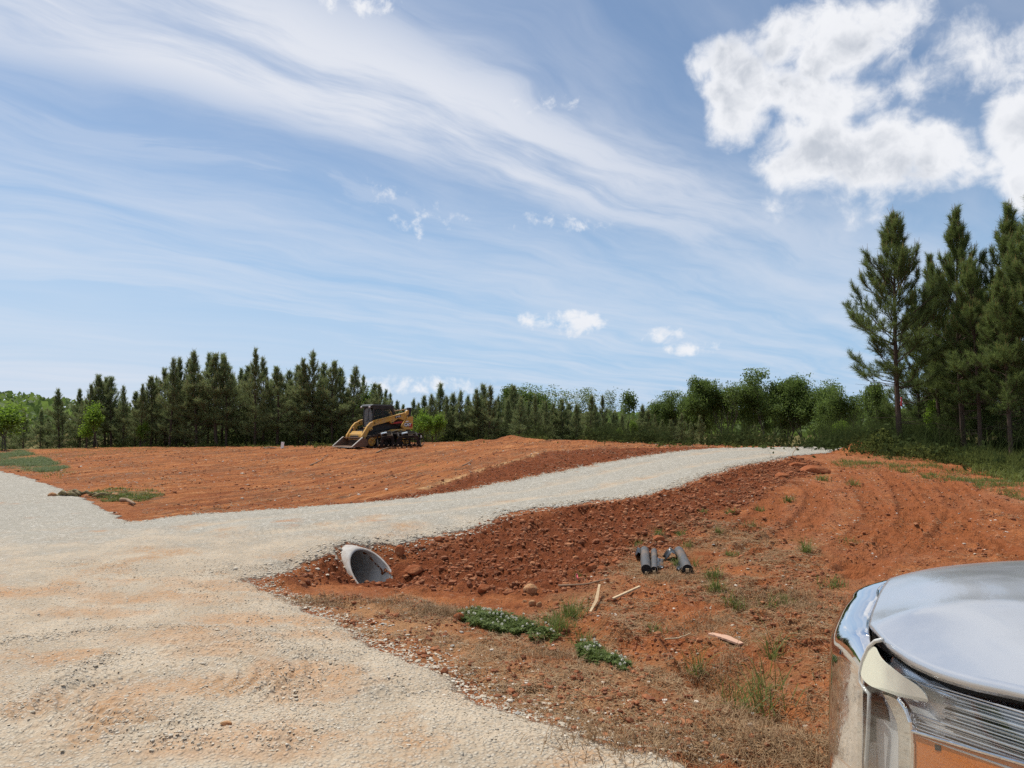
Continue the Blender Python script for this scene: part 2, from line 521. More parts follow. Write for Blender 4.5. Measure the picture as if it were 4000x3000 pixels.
straw_poly = P_([(1900, 2480), (2200, 2300), (2400, 2230), (2450, 2130), (2700, 2020), (3000, 2060), (3200, 2150), (3300, 2300), (3250, 2480), (3250, 2990), (2700, 2990), (2300, 2880), (2000, 2760), (1750, 2620)])
beige_poly = P_([(1050, 2330), (1250, 2330), (1600, 2340), (1800, 2400), (2000, 2560), (2300, 2640), (2700, 2780), (2950, 2990), (2600, 2975), (2170, 2855), (1900, 2770), (1720, 2645), (1450, 2515), (1250, 2400)])


STAINS = [(700, 2505, .75, .16), (870, 2560, .5, .12), (1150, 2640, .45, .2), (1190, 2740, .4, .2), (330, 2410, .7, .14), (640, 2350, .9, .16), (980, 2440, .8, .16), (1090, 2960, .35, .12), (760, 2960, .4, .1),
          (270, 2580, .35, .10), (150, 2330, .9, .16), (850, 2300, .8, .2), (1260, 2500, .5, .12), (480, 2760, .5, .12), (1000, 2900, .3, .1)]


def stain_mask(x, y):
    m = np.zeros(x.shape)
    w = .35 * fbm(x * 2.2, y * 2.2, 4, 131, .6)
    for px, py, rx, ry in STAINS:
        c = at1(px, py)
        m = np.maximum(m, sstep(1 - np.hypot((x - c[0]) / rx, (y - c[1]) / (ry * 2)) + w * 2, -.1, .7))
    return m


def rut_mask(x, y):
    m = np.zeros(x.shape)
    for w, pitch, dep, P in TRACKS_DIRT:
        d, s, sd = seg_dist(x, y, P)
        m = np.maximum(m, sstep(w / 2 + .10 + .10 * perlin(x * 3, y * 3, 83) - d, -0.06, 0.10) * sstep(s, .05, .4))
    return m


def masks(x, y):
    n1 = fbm(x * 1.7, y * 1.7, 4, 21)
    n2 = fbm(x * 5.1, y * 5.1, 3, 31)
    dg = sdist(x, y, both_poly)
    k = np.clip(np.hypot(x, y) / 12, .3, 1.0)
    gravel = sstep(dg + (0.16 * n1 + .10 * n2) * k, -0.16, 0.20)
    loose = sstep(np.maximum(sdist(x, y, loose_poly), sdist(x, y, bank_poly)) + 0.5 * n1, -0.25, 0.35) * (1 - gravel)
    gr = np.maximum(sstep(sdist(x, y, grass_poly) + 1.2 * n1, -0.4, 1.2), .8 * sstep(sdist(x, y, patch_poly) + 0.6 * n1, -0.1, .6))
    r = np.hypot(x, y)
    wood = np.maximum(sstep(y - 0.03 * x + 1.2 * n1, 41.0, 44.5), sstep(sdist(x, y, WOODR) + 0.7 * n1, -0.3, 1.0))
    gr = np.maximum(gr, np.maximum(wood * .8, sstep(r, 55, 65)))
    pale = np.exp(-(seg_dist(x, y, ridge_pale)[0] / (0.16 + .1 * n1)) ** 2) * (1 - gravel)
    beige = sstep(sdist(x, y, beige_poly) + 0.4 * n1, -0.3, 0.5) * (1 - gravel)
    straw = sstep(sdist(x, y, straw_poly) + 0.6 * n1, -0.4, 0.6) * (1 - gravel)
    return gravel, loose, gr * (1 - gravel), pale, beige, straw


WOODR = P_([(3400, 1772), (3560, 1790), (3700, 1812), (3850, 1840), (4000, 1866)])
WOODR = np.vstack([WOODR, np.array([(20, 14), (40, 14), (45, 45), (13.5, 45), (12.6, 27.5)])])


def height(x, y):
    h = base_h(x, y)
    g, lo, gr, pale, be, st = masks(x, y)
    r = np.hypot(x, y)
    near = 1 - sstep(r, 45, 70)
    h = h + g * 0.045
    # loose clods, tilled field, trampled clay
    cl = fbm(x * 3.3, y * 3.3, 5, 41, .62)
    rg = 1 - np.abs(perlin(x * 7, y * 7, 46)) * 2
    h = h + near * lo * (0.075 * cl + 0.022 * rg * (cl > -.1))
    sx, sy = 0.45, 0.89
    a, c = x * sx + y * sy, -x * sy + y * sx
    field = near * (1 - g) * (1 - lo) * sstep(dsum(x, y), 0, 1)
    h = h + field * (0.050 * fbm(a * 0.20, c * 1.7, 5, 51, .66) + 0.034 * fbm(x * 2, y * 2, 5, 56, .65))
    rest = near * (1 - g) * (1 - lo) * (1 - sstep(dsum(x, y), 0, 1))
    h = h + rest * (0.036 * fbm(x * 1.6, y * 1.6, 5, 61, .62) + 0.026 * fbm(x * 6, y * 6, 4, 66, .66) - 0.020 * sstep(.10 - np.abs(perlin(x * 1.1, y * 1.1, 67)), .0, .10) * sstep(perlin(x * .6, y * .6, 68), -.1, .3))
    h = h + near * g * (0.020 * fbm(x * 1.1, y * 1.1, 3, 71) + 0.009 * fbm(x * 13, y * 13, 4, 76, .7))
    for w, pitch, dep, P in TRACKS_DIRT:
        d, s, sd = seg_dist(x, y, P)
        m = sstep(w / 2 + .03 * perlin(x * 5, y * 5, 83) - d, -0.04, 0.05) * sstep(s, .05, .4)
        tooth = 0.5 + 0.5 * np.sin(2 * math.pi * (s + .25 * np.abs(sd)) / pitch)
        brk = sstep(perlin(x * 3, y * 3, 84), -.35, .1)
        h = h + m * (-1.7 * dep + 2.6 * dep * tooth ** 2 * brk) + dep * 1.1 * np.exp(-((d - w / 2 - .05) / .06) ** 2) * (0.4 + 1.2 * np.abs(perlin(x * 4, y * 4, 85)))
    for w, pitch, dep, P in TRACKS_GRAVEL:
        d, s, sd = seg_dist(x, y, P)
        m = sstep(w / 2 + .06 * perlin(x * 4, y * 4, 88) - d, -0.05, 0.08)
        tooth = 0.5 + 0.5 * np.sin(2 * math.pi * s / pitch)
        brk = sstep(perlin(x * 2.5, y * 2.5, 89), -.3, .2)
        h = h + g * m * dep * (1.9 * (tooth - .6) * brk - .6)
    dd = seg_dist(x, y, drive_mid)[0]
    h = h + near * g * (-.028 * np.exp(-((dd - .85 + .15 * perlin(x * .7, y * .7, 123)) / .28) ** 2) + .02 * np.exp(-((dd - 1.35) / .16) ** 2) * (.5 + perlin(x * 3, y * 3, 124)))
    for w, hh, P in WINDROWS:
        d, s, _ = seg_dist(x, y, P)
        h = h + g * hh * np.exp(-(d / w) ** 2) * (0.5 + 1.0 * np.abs(perlin(x * 5, y * 5, 91)) + 0.18 * perlin(x * 15, y * 15, 92))
    for w, hh, P in RIDGES_DIRT:
        d, s, _ = seg_dist(x, y, P)
        h = h + (1 - g) * hh * np.exp(-(d / w) ** 2) * (0.6 + 1.1 * perlin(x * 4, y * 4, 94) + .6 * perlin(x * 11, y * 11, 95))
    for w, hh, P in GULLY:
        d, s, _ = seg_dist(x, y, P)
        h = h - (1 - g) * hh * np.exp(-(d / w) ** 2) * (0.7 + 0.8 * perlin(x * 2, y * 2, 97))
    # swirl left by a turning tyre
    q = SWIRL
    rr = np.hypot((x - q[0]), (y - q[1]))
    h = h + g * 0.014 * np.sin(2 * math.pi * rr / 0.11) * sstep(rr, 1.15, .55) * sstep(rr, .12, .3) * sstep(perlin(x * 1.5, y * 1.5, 98), -.4, .1)
    return h


SWIRL = at1(690, 2690)
field_poly = np.vstack([drive_up, np.array([(9.5, 31), (3, 44), (-32, 46), (-36, 34)]), road_up[::-1]])


def dsum(x, y):
    return sdist(x, y, field_poly)


def hz(x, y):
    return float(height(np.array([x], float), np.array([y], float))[0])


def mesh_np(name, V, Fc, mat=None, parent=None, smooth=False, attrs=None, loc=None):
    """mesh object from numpy arrays; Fc is (m, 3) or (m, 4), or a list of such arrays"""
    me = bpy.data.meshes.new(name)
    if not isinstance(Fc, list):
        Fc = [Fc]
    V = np.asarray(V, np.float32)
    idx = np.concatenate([f.ravel() for f in Fc]).astype(np.int32)
    tot = np.concatenate([np.full(len(f), f.shape[1]) for f in Fc]).astype(np.int32)
    me.vertices.add(len(V)); me.vertices.foreach_set("co", V.ravel())
    me.loops.add(len(idx)); me.loops.foreach_set("vertex_index", idx)
    me.polygons.add(len(tot))
    me.polygons.foreach_set("loop_start", np.concatenate([[0], np.cumsum(tot)[:-1]]).astype(np.int32))
    me.polygons.foreach_set("loop_total", tot)
    me.polygons.foreach_set("use_smooth", np.full(len(tot), smooth))
    for an, av in (attrs or {}).items():
        at_ = me.attributes.new(an, 'FLOAT', 'POINT')
        at_.data.foreach_set("value", np.asarray(av, np.float32))
    me.update(calc_edges=True)
    me.validate()
    if mat:
        me.materials.append(mat)
    o = bpy.data.objects.new(name, me)
    COL.objects.link(o)
    if parent is not None:
        o.parent = parent
    if loc is not None:
        o.location = loc
    return o


def tag(o, label=None, cat=None, group=None, kind=None):
    if label: o['label'] = label
    if cat: o['category'] = cat
    if group: o['group'] = group
    if kind: o['kind'] = kind
    return o


def thing(name, label, cat, loc=(0, 0, 0), rotz=0.0, group=None):
    o = bpy.data.objects.new(name, None)
    o.empty_display_size = 0.2
    COL.objects.link(o)
    o.location = loc
    o.rotation_euler = (0, 0, rotz)
    return tag(o, label, cat, group)


# ------------------------------------------------------------------ materials
def new_mat(name):
    m = bpy.data.materials.new(name)
    m.use_nodes = True
    m.node_tree.nodes.clear()
    return m, NT(m.node_tree)


def finish(k, color, rough=0.9, spec=0.2, metal=0.0, normal=None, coat=0.0, **kw):
    b = k.new('ShaderNodeBsdfPrincipled')
    k.put(b.inputs['Base Color'], color)
    k.put(b.inputs['Roughness'], rough)
    k.put(b.inputs['Metallic'], metal)
    k.put(b.inputs['Specular IOR Level'], spec)
    if coat:
        k.put(b.inputs['Coat Weight'], coat)
        k.put(b.inputs['Coat Roughness'], 0.05)
    for kk, v in kw.items():
        k.put(b.inputs[kk], v)
    if normal is not None:
        k.l.new(normal, b.inputs['Normal'])
    o = k.new('ShaderNodeOutputMaterial')
    k.l.new(b.outputs[0], o.inputs[0])
    return b


def bump(k, h, strength=1.0, dist=0.02, normal=None):
    b = k.new('ShaderNodeBump')
    b.inputs['Strength'].default_value = strength
    b.inputs['Distance'].default_value = dist
    k.put(b.inputs['Height'], h)
    if normal is not None:
        k.l.new(normal, b.inputs['Normal'])
    return b.outputs[0]


def attr(k, name):
    nd = k.new('ShaderNodeAttribute', attribute_name=name)
    return nd.outputs['Fac']


def ground_material():
    m, k = new_mat("clay_and_gravel")
    P = k.new('ShaderNodeNewGeometry').outputs['Position']
    x, y, z = k.xyz(P)
    flat = k.vec(x, y, 0.0)
    g, lo, gr, pale, be, st, fl = [attr(k, a) for a in ("gravel", "loose", "grass", "pale", "beige", "straw", "field")]
    rut = attr(k, "rut")
    n_big = k.noise(flat, 0.35, 4, .6)
    n_mid = k.noise(flat, 1.6, 6, .65)
    n_fine = k.noise(flat, 11.0, 6, .68)
    n_vf = k.noise(flat, 46.0, 4, .65)
    # red clay
    red = k.mix(k.ss(n_mid, .32, .68), (0.265, 0.078, 0.025), (0.42, 0.148, 0.050))
    red = k.mix(k.mul(k.ss(n_big, .46, .70), .5), red, (0.41, 0.19, 0.100))
    red = k.mix(k.mul(k.ss(n_fine, .54, .68), .60), red, (0.47, 0.27, 0.165))
    red = k.mix(k.mul(k.ss(n_fine, .47, .34), .75), red, (0.155, 0.052, 0.024))
    red = k.mix(k.mul(k.ss(n_vf, .54, .66), .6), red, (0.15, 0.052, 0.024))
    red = k.mix(k.mul(k.ss(n_vf, .44, .34), .4), red, (0.50, 0.26, 0.13))
    # graded field: drag marks
    a = k.add(k.mul(x, .45), k.mul(y, .89)); c = k.sub(k.mul(y, .45), k.mul(x, .89))
    st1 = k.noise(k.vec(k.mul(a, .16), k.mul(c, 1.9), 0), 1.0, 6, .62, .2)
    st2 = k.noise(k.vec(k.mul(a, .5), k.mul(c, 7.0), 2.0), 1.0, 5, .65, .2)
    fcol = k.mix(k.ss(st1, .33, .66), (0.24, 0.072, 0.024), (0.41, 0.150, 0.049))
    fcol = k.mix(k.mul(k.ss(st2, .50, .70), .80), fcol, (0.56, 0.27, 0.115))
    fcol = k.mix(k.mul(k.ss(st2, .46, .30), .85), fcol, (0.135, 0.052, 0.026))
    fcol = k.mix(k.mul(k.ss(k.noise(k.vec(k.mul(a, .8), k.mul(c, 2.2), 5.0), 1.0, 6, .7), .54, .68), .75), fcol, (0.125, 0.078, 0.044))
    fcol = k.mix(k.mul(k.ss(n_fine, .60, .72), .35), fcol, (0.52, 0.25, 0.13))
    fcol = k.mix(k.mul(k.ss(k.noise(k.vec(k.mul(a, .11), k.mul(c, .7), 8.0), 1.0, 6, .65), .48, .64), .55), fcol, (0.20, 0.088, 0.042))
    red = k.mix(k.mul(rut, k.lin(n_mid, .3, .7, .35, .9)), red, k.mix(n_fine, (0.225, 0.066, 0.023), (0.35, 0.115, 0.042)))
    red = k.mix(fl, red, fcol)
    # freshly turned soil
    lcol = k.mix(k.ss(n_fine, .30, .70), (0.150, 0.039, 0.014), (0.285, 0.082, 0.029))
    lcol = k.mix(k.mul(k.ss(n_vf, .58, .72), .35), lcol, (0.46, 0.22, 0.11))
    lcol = k.mix(k.mul(k.ss(n_big, .55, .72), .4), lcol, (0.35, 0.125, 0.05))
    red = k.mix(k.mul(lo, .92), red, lcol)
    red = k.mix(k.mul(pale, k.ss(n_mid, .35, .6)), red, (0.60, 0.36, 0.17))
    becol = k.mix(k.ss(n_mid, .35, .65), (0.40, 0.195, 0.082), (0.45, 0.25, 0.12))
    becol = k.mix(k.mul(k.ss(n_vf, .50, .68), .5), becol, (0.29, 0.14, 0.07))
    red = k.mix(k.mul(be, .85), red, becol)
    scol = k.mix(k.ss(n_vf, .40, .62), (0.22, 0.125, 0.062), (0.43, 0.255, 0.125))
    red = k.mix(k.mul(k.mul(st, k.ss(k.noise(flat, 1.1, 6, .7), .42, .62)), .75), red, scol)
    gcol = k.mix(k.ss(n_mid, .35, .65), (0.085, 0.115, 0.035), (0.20, 0.19, 0.075))
    gcol = k.mix(k.ss(n_fine, .45, .7), gcol, (0.24, 0.16, 0.07))
    red = k.mix(k.mul(gr, k.ss(n_fine, .30, .52)), red, gcol)
    # crushed stone in beige fines
    v1c = k.voro(flat, 44.0, out='Color'); v1d = k.voro(flat, 44.0)
    v2c = k.voro(flat, 21.0, out='Color'); v2d = k.voro(flat, 21.0)
    t1 = k.xyz(v1c)[0]; t2 = k.xyz(v2c)[0]
    stone = k.mix(t1, (0.34, 0.315, 0.26), (0.61, 0.555, 0.455))
    stone = k.mix(k.ss(t2, .80, .83), stone, (0.62, 0.58, 0.50))
    stone = k.mix(k.mul(k.ss(v1d, .35, .62), .45), stone, (0.21, 0.19, 0.155))
    stone = k.mix(k.mul(k.ss(n_big, .35, .65), .30), stone, (0.39, 0.375, 0.325))
    dcol = k.mix(k.ss(n_mid, .35, .65), (0.39, 0.305, 0.212), (0.485, 0.395, 0.288))
    dcol = k.mix(k.mul(k.ss(k.noise(k.vadd(flat, (31.0, 7.0, 0.0)), 1.0, 6, .65), .50, .64), .85), dcol, (0.40, 0.235, 0.12))
    dcol = k.mix(k.mul(k.ss(n_vf, .52, .64), .65), dcol, (0.22, 0.17, 0.12))
    dust = attr(k, "dust")
    dm = k.ss(k.add(k.mul(dust, .75), k.mul(k.sub(k.add(k.mul(n_mid, .6), k.mul(n_big, .4)), .5), 2.2)), .10, .75)
    dm2 = k.mul(dm, k.ss(k.add(k.sub(1.0, v1d), k.mul(k.sub(t1, .5), .9)), .2, .9, 1.0, .55))
    grav = k.mix(dm2, stone, dcol)
    grav = k.mix(k.mul(k.ss(k.noise(k.vadd(flat, (3.0, 17.0, 0.0)), .55, 5, .62), .62, .72), .7), grav, (0.45, 0.22, 0.10))
    grav = k.mix(k.mul(attr(k, 'stain'), k.ss(n_fine, .25, .65, .12, .55)), grav, k.mix(n_mid, (0.40, 0.20, 0.085), (0.46, 0.265, 0.135)))
    edge = k.ss(k.add(g, k.mul(k.sub(n_fine, .5), .9)), .35, .65)
    col = k.mix(edge, red, grav)
    # relief finer than the mesh
    hs = k.mul(k.ss(v1d, .75, .1), k.add(.35, t1))
    hs = k.add(hs, k.mul(n_vf, .7))
    hs = k.mul(hs, k.lin(dm, 0, 1, 1.0, .55))
    hr = k.add(k.mul(n_fine, 2.2), k.mul(n_vf, 1.1))
    hr = k.mul(hr, k.lin(lo, 0, 1, 1.9, 3.0))
    hh = k.new('ShaderNodeMix', data_type='FLOAT')
    k.put(hh.inputs[0], edge); k.put(hh.inputs[2], hr); k.put(hh.inputs[3], hs)
    finish(k, col, 0.95, 0.12, normal=bump(k, hh.outputs[0], 1.0, 0.015))
    return m


M_GROUND = ground_material()


def build_ground():
    th_f = np.radians(np.arange(-41, 41.001, 0.10))
    th_c = np.radians(np.arange(43, 318, 3.0))
    th = np.concatenate([th_f, th_c])
    r1 = 1.0 * np.exp(np.arange(0, math.log(62 / 1.0), 0.0052))
    r0 = np.array([0.02, 0.3, 0.6])
    r2 = 63.0 * np.exp(np.arange(0, math.log(9000 / 63.0), 0.05))
    r = np.concatenate([r0, r1, r2])
    RR, TT = np.meshgrid(r, th, indexing='ij')
    x, y = (RR * np.sin(TT)).ravel(), (RR * np.cos(TT)).ravel()
    z = height(x, y)
    g, lo, gr, pale, be, st = masks(x, y)
    fl = sstep(dsum(x, y), -.2, .8) * (1 - lo)
    fl[np.hypot(x, y) > 60] = 0
    dust = sstep(9.8 - np.hypot(x * .55 + .6, y - .5) + 1.3 * fbm(x * .5, y * .5, 3, 120), -4.5, 3.5)
    dd = seg_dist(x, y, drive_mid)[0]
    dust = np.maximum(dust, .62 * np.exp(-((dd - .85 + .15 * perlin(x * .7, y * .7, 123)) / .33) ** 2) * (1 - sstep(np.hypot(x, y), 40, 50)))
    nr, nt = RR.shape
    i = np.arange(nr - 1)[:, None] * nt; j = np.arange(nt)[None, :]; j2 = (j + 1) % nt
    q = np.stack([i + j, i + j2, i + nt + j2, i + nt + j], -1).reshape(-1, 4)
    q = q[:, ::-1]
    fx, fy = x[q].mean(1), y[q].mean(1)
    gm = g[q].mean(1) > 0.4
    ok = ~in_bore(fx, fy, z[q].mean(1))
    V = np.stack([x, y, z], 1)
    A = dict(gravel=g, loose=lo, grass=gr, pale=pale, beige=be, straw=st, field=fl, dust=dust, rut=rut_mask(x, y), stain=stain_mask(x, y))
    a, b = drive_up[0], drive_lo[-1]
    side = (b[0] - a[0]) * (fy - a[1]) - (b[1] - a[1]) * (fx - a[0])
    is_drive = gm & (side > 0) & (fy > 7.0)
    for nm, sel in (("ground", ~gm & ok), ("gravel_road", gm & ~is_drive & ok), ("gravel_driveway", is_drive & ok)):
        f = q[sel]
        used, inv = np.unique(f.ravel(), return_inverse=True)
        o = mesh_np(nm, V[used], inv.reshape(-1, 4), M_GROUND, smooth=True, attrs={kk: vv[used] for kk, vv in A.items()})
        tag(o, kind='structure')


build_ground()

# ------------------------------------------------------------------ plain materials
def paint(name, col, rough=0.45, metal=0.0, spec=0.4, dirt=None, dirt_amt=0.5, coat=0.0, bscale=0.0):
    m, k = new_mat(name)
    c = col
    P = k.new('ShaderNodeTexCoord').outputs['Object']
    n = k.noise(P, 5.0, 6, .65)
    n2 = k.noise(P, 40.0, 4, .6)
    base = k.mix(k.mul(k.ss(n, .35, .65), .25), col, tuple(q * .72 for q in col))
    if dirt:
        base = k.mix(k.mul(k.ss(k.add(n, k.mul(k.sub(n2, .5), .5)), .45, .62), dirt_amt), base, dirt)
    nrm = bump(k, n2, .25, bscale) if bscale else None
    finish(k, base, k.lin(n, .3, .7, rough * .85, min(1, rough * 1.2)), spec, metal, nrm, coat)
    return m


DUST = (0.42, 0.24, 0.13)
M_YELLOW = paint("loader_yellow", (0.60, 0.33, 0.055), .45, dirt=(.46, .31, .19), dirt_amt=.5)
M_BLACK = paint("machine_black", (0.020, 0.020, 0.021), .5, dirt=(.10, .07, .05), dirt_amt=.4)
M_ROOF = paint("cab_roof_grey", (0.055, 0.058, 0.060), .5)
M_RUBBER = paint("track_rubber", (0.028, 0.024, 0.022), .85, dirt=(.22, .11, .06), dirt_amt=.6)
M_STEEL_RUST = paint("worn_bucket_steel", (0.20, 0.125, 0.085), .55, metal=.35, dirt=(.25, .12, .06), dirt_amt=.6)
M_EDGE = paint("polished_edge", (0.60, 0.56, 0.50), .4, metal=.5)
M_GRAPPLE = paint("grapple_black", (0.013, 0.011, 0.0105), .7, spec=.12, dirt=(.09, .055, .04), dirt_amt=.5)
M_RODSHINE = paint("cylinder_steel", (0.72, 0.82, 0.85), .35, metal=.1)
M_REDPART = paint("red_lock", (0.42, 0.035, 0.03), .5)
M_WHITE = paint("white_paint", (0.80, 0.80, 0.78), .5)
M_TAN = paint("dusty_tan", (0.44, 0.30, 0.18), .8)
M_WOOD = paint("pale_wood", (0.56, 0.42, 0.25), .8, dirt=(.30, .16, .08), dirt_amt=.4, bscale=.003)
M_BARK_STICK = paint("dry_stick", (0.30, 0.20, 0.125), .9)
M_SLAB = paint("pale_clay_slab", (0.56, 0.34, 0.23), .9)
M_ORANGE = paint("orange_ribbon", (0.80, 0.16, 0.03), .6)
M_PINK = paint("pink_ribbon", (0.80, 0.13, 0.14), .6)
M_FABRIC = paint("silt_fabric", (0.085, 0.082, 0.079), .5, spec=.25, dirt=(.22, .15, .10), dirt_amt=.6, bscale=.01)
M_FABRIC_IN = paint("silt_fabric_dark", (0.012, 0.012, 0.013), .6)
M_PLASTIC = paint("glossy_black_sheet", (0.022, 0.022, 0.022), .28, spec=.4, bscale=.01)
M_CONCRETE = paint("weathered_pipe", (0.47, 0.44, 0.40), .85, dirt=(.32, .23, .16), dirt_amt=.45, bscale=.004)
M_CLAY = paint("clay_clod", (0.30, 0.095, 0.038), .95, spec=.1, dirt=(.40, .17, .08), dirt_amt=.6, bscale=.02)
M_STONE = paint("tan_stone", (0.42, 0.24, 0.12), .9, spec=.15, dirt=(.30, .10, .04), dirt_amt=.6, bscale=.02)
M_LOG = paint("mossy_log", (0.16, 0.12, 0.06), .9, dirt=(.42, .34, .14), dirt_amt=.6, bscale=.02)
M_SILVER = None
M_AMBER = None


def special_mats():
    global M_SILVER, M_CHROME, M_AMBER, M_LENS, M_GLASS, M_DARKTRIM, M_CREAM, M_REFLECT, M_SCREEN, M_TINT, M_RIB, M_RIM
    m, k = new_mat("silver_paint")
    P = k.new('ShaderNodeTexCoord').outputs['Object']
    fl = k.noise(P, 900.0, 2, .5)
    dust = k.ss(k.noise(P, 6.0, 6, .65), .4, .75)
    c = k.mix(k.mul(dust, .10), (0.53, 0.545, 0.57), (0.52, 0.47, 0.43))
    finish(k, c, k.lin(dust, 0, 1, .22, .32), .5, .58, None, coat=.25)
    M_SILVER = m
    m, k = new_mat("chrome")
    P = k.new('ShaderNodeTexCoord').outputs['Object']
    n = k.noise(P, 26.0, 6, .7)
    finish(k, k.mix(k.mul(k.ss(n, .5, .8), .25), (0.86, 0.86, 0.87), (0.56, 0.46, 0.36)), k.lin(k.ss(n, .45, .8), 0, 1, .04, .22), .5, 1.0)
    M_CHROME = m
    m, k = new_mat("amber_reflector")
    P = k.new('ShaderNodeTexCoord').outputs['Object']
    v = k.voro(P, 240.0)
    finish(k, k.mix(v, (0.66, 0.18, 0.007), (0.50, 0.11, 0.004)), .35, .4, 0.0, bump(k, v, .4, .002), coat=.2)
    M_AMBER = m
    m, k = new_mat("clear_lens")
    gl = k.new('ShaderNodeBsdfGlossy'); gl.inputs['Roughness'].default_value = .05
    tr = k.new('ShaderNodeBsdfTransparent'); tr.inputs[0].default_value = (.93, .95, .95, 1)
    fr = k.new('ShaderNodeLayerWeight'); fr.inputs[0].default_value = .5
    ff = k.add(.085, k.mul(k.m('POWER', fr.outputs['Facing'], 3.0), .6))
    mx = k.new('ShaderNodeMixShader')
    k.l.new(ff, mx.inputs[0]); k.l.new(tr.outputs[0], mx.inputs[1]); k.l.new(gl.outputs[0], mx.inputs[2])
    o = k.new('ShaderNodeOutputMaterial'); k.l.new(mx.outputs[0], o.inputs[0])
    M_LENS = m

    def dusty(name, alpha, col):
        m, k = new_mat(name)
        P = k.new('ShaderNodeTexCoord').outputs['Object']
        n = k.noise(P, 6.0, 5, .6)
        d = k.new('ShaderNodeBsdfPrincipled'); d.inputs['Base Color'].default_value = col + (1,); d.inputs['Roughness'].default_value = .25
        tr = k.new('ShaderNodeBsdfTransparent'); tr.inputs[0].default_value = (.80, .83, .83, 1)
        mx = k.new('ShaderNodeMixShader')
        k.put(mx.inputs[0], k.lin(n, .3, .7, alpha * .8, min(1, alpha * 1.2)))
        k.l.new(tr.outputs[0], mx.inputs[1]); k.l.new(d.outputs[0], mx.inputs[2])
        o = k.new('ShaderNodeOutputMaterial'); k.l.new(mx.outputs[0], o.inputs[0])
        return m
    M_GLASS = dusty("dusty_door_glass", .55, (.22, .23, .24))
    M_SCREEN = dusty("tinted_side_glass", .35, (.05, .06, .06))
    M_TINT = paint("dark_car_glass", (.02, .025, .028), .06, spec=.6)
    M_DARKTRIM = paint("dark_trim", (.012, .012, .013), .5)
    m, k = new_mat("cream_light_guide")
    oy = k.xyz(k.new('ShaderNodeTexCoord').outputs['Object'])[1]
    n = k.noise(k.new('ShaderNodeTexCoord').outputs['Object'], 14.0, 4, .6)
    f = k.ss(k.add(oy, k.mul(k.sub(n, .5), .10)), 1.40, 1.60)
    finish(k, k.mix(f, (.62, .64, .62), (.82, .82, .66)), k.lin(f, 0, 1, .18, .35), .5, k.lin(f, 0, 1, .7, .0))
    M_CREAM = m
    M_REFLECT = paint("lamp_reflector", (.80, .81, .82), .22, metal=.5)
    M_RIM = paint("clear_plastic_edge", (.62, .61, .57), .15, spec=.6)
    M_RIB = paint("bright_rib", (.66, .69, .73), .2, metal=.7)


special_mats()


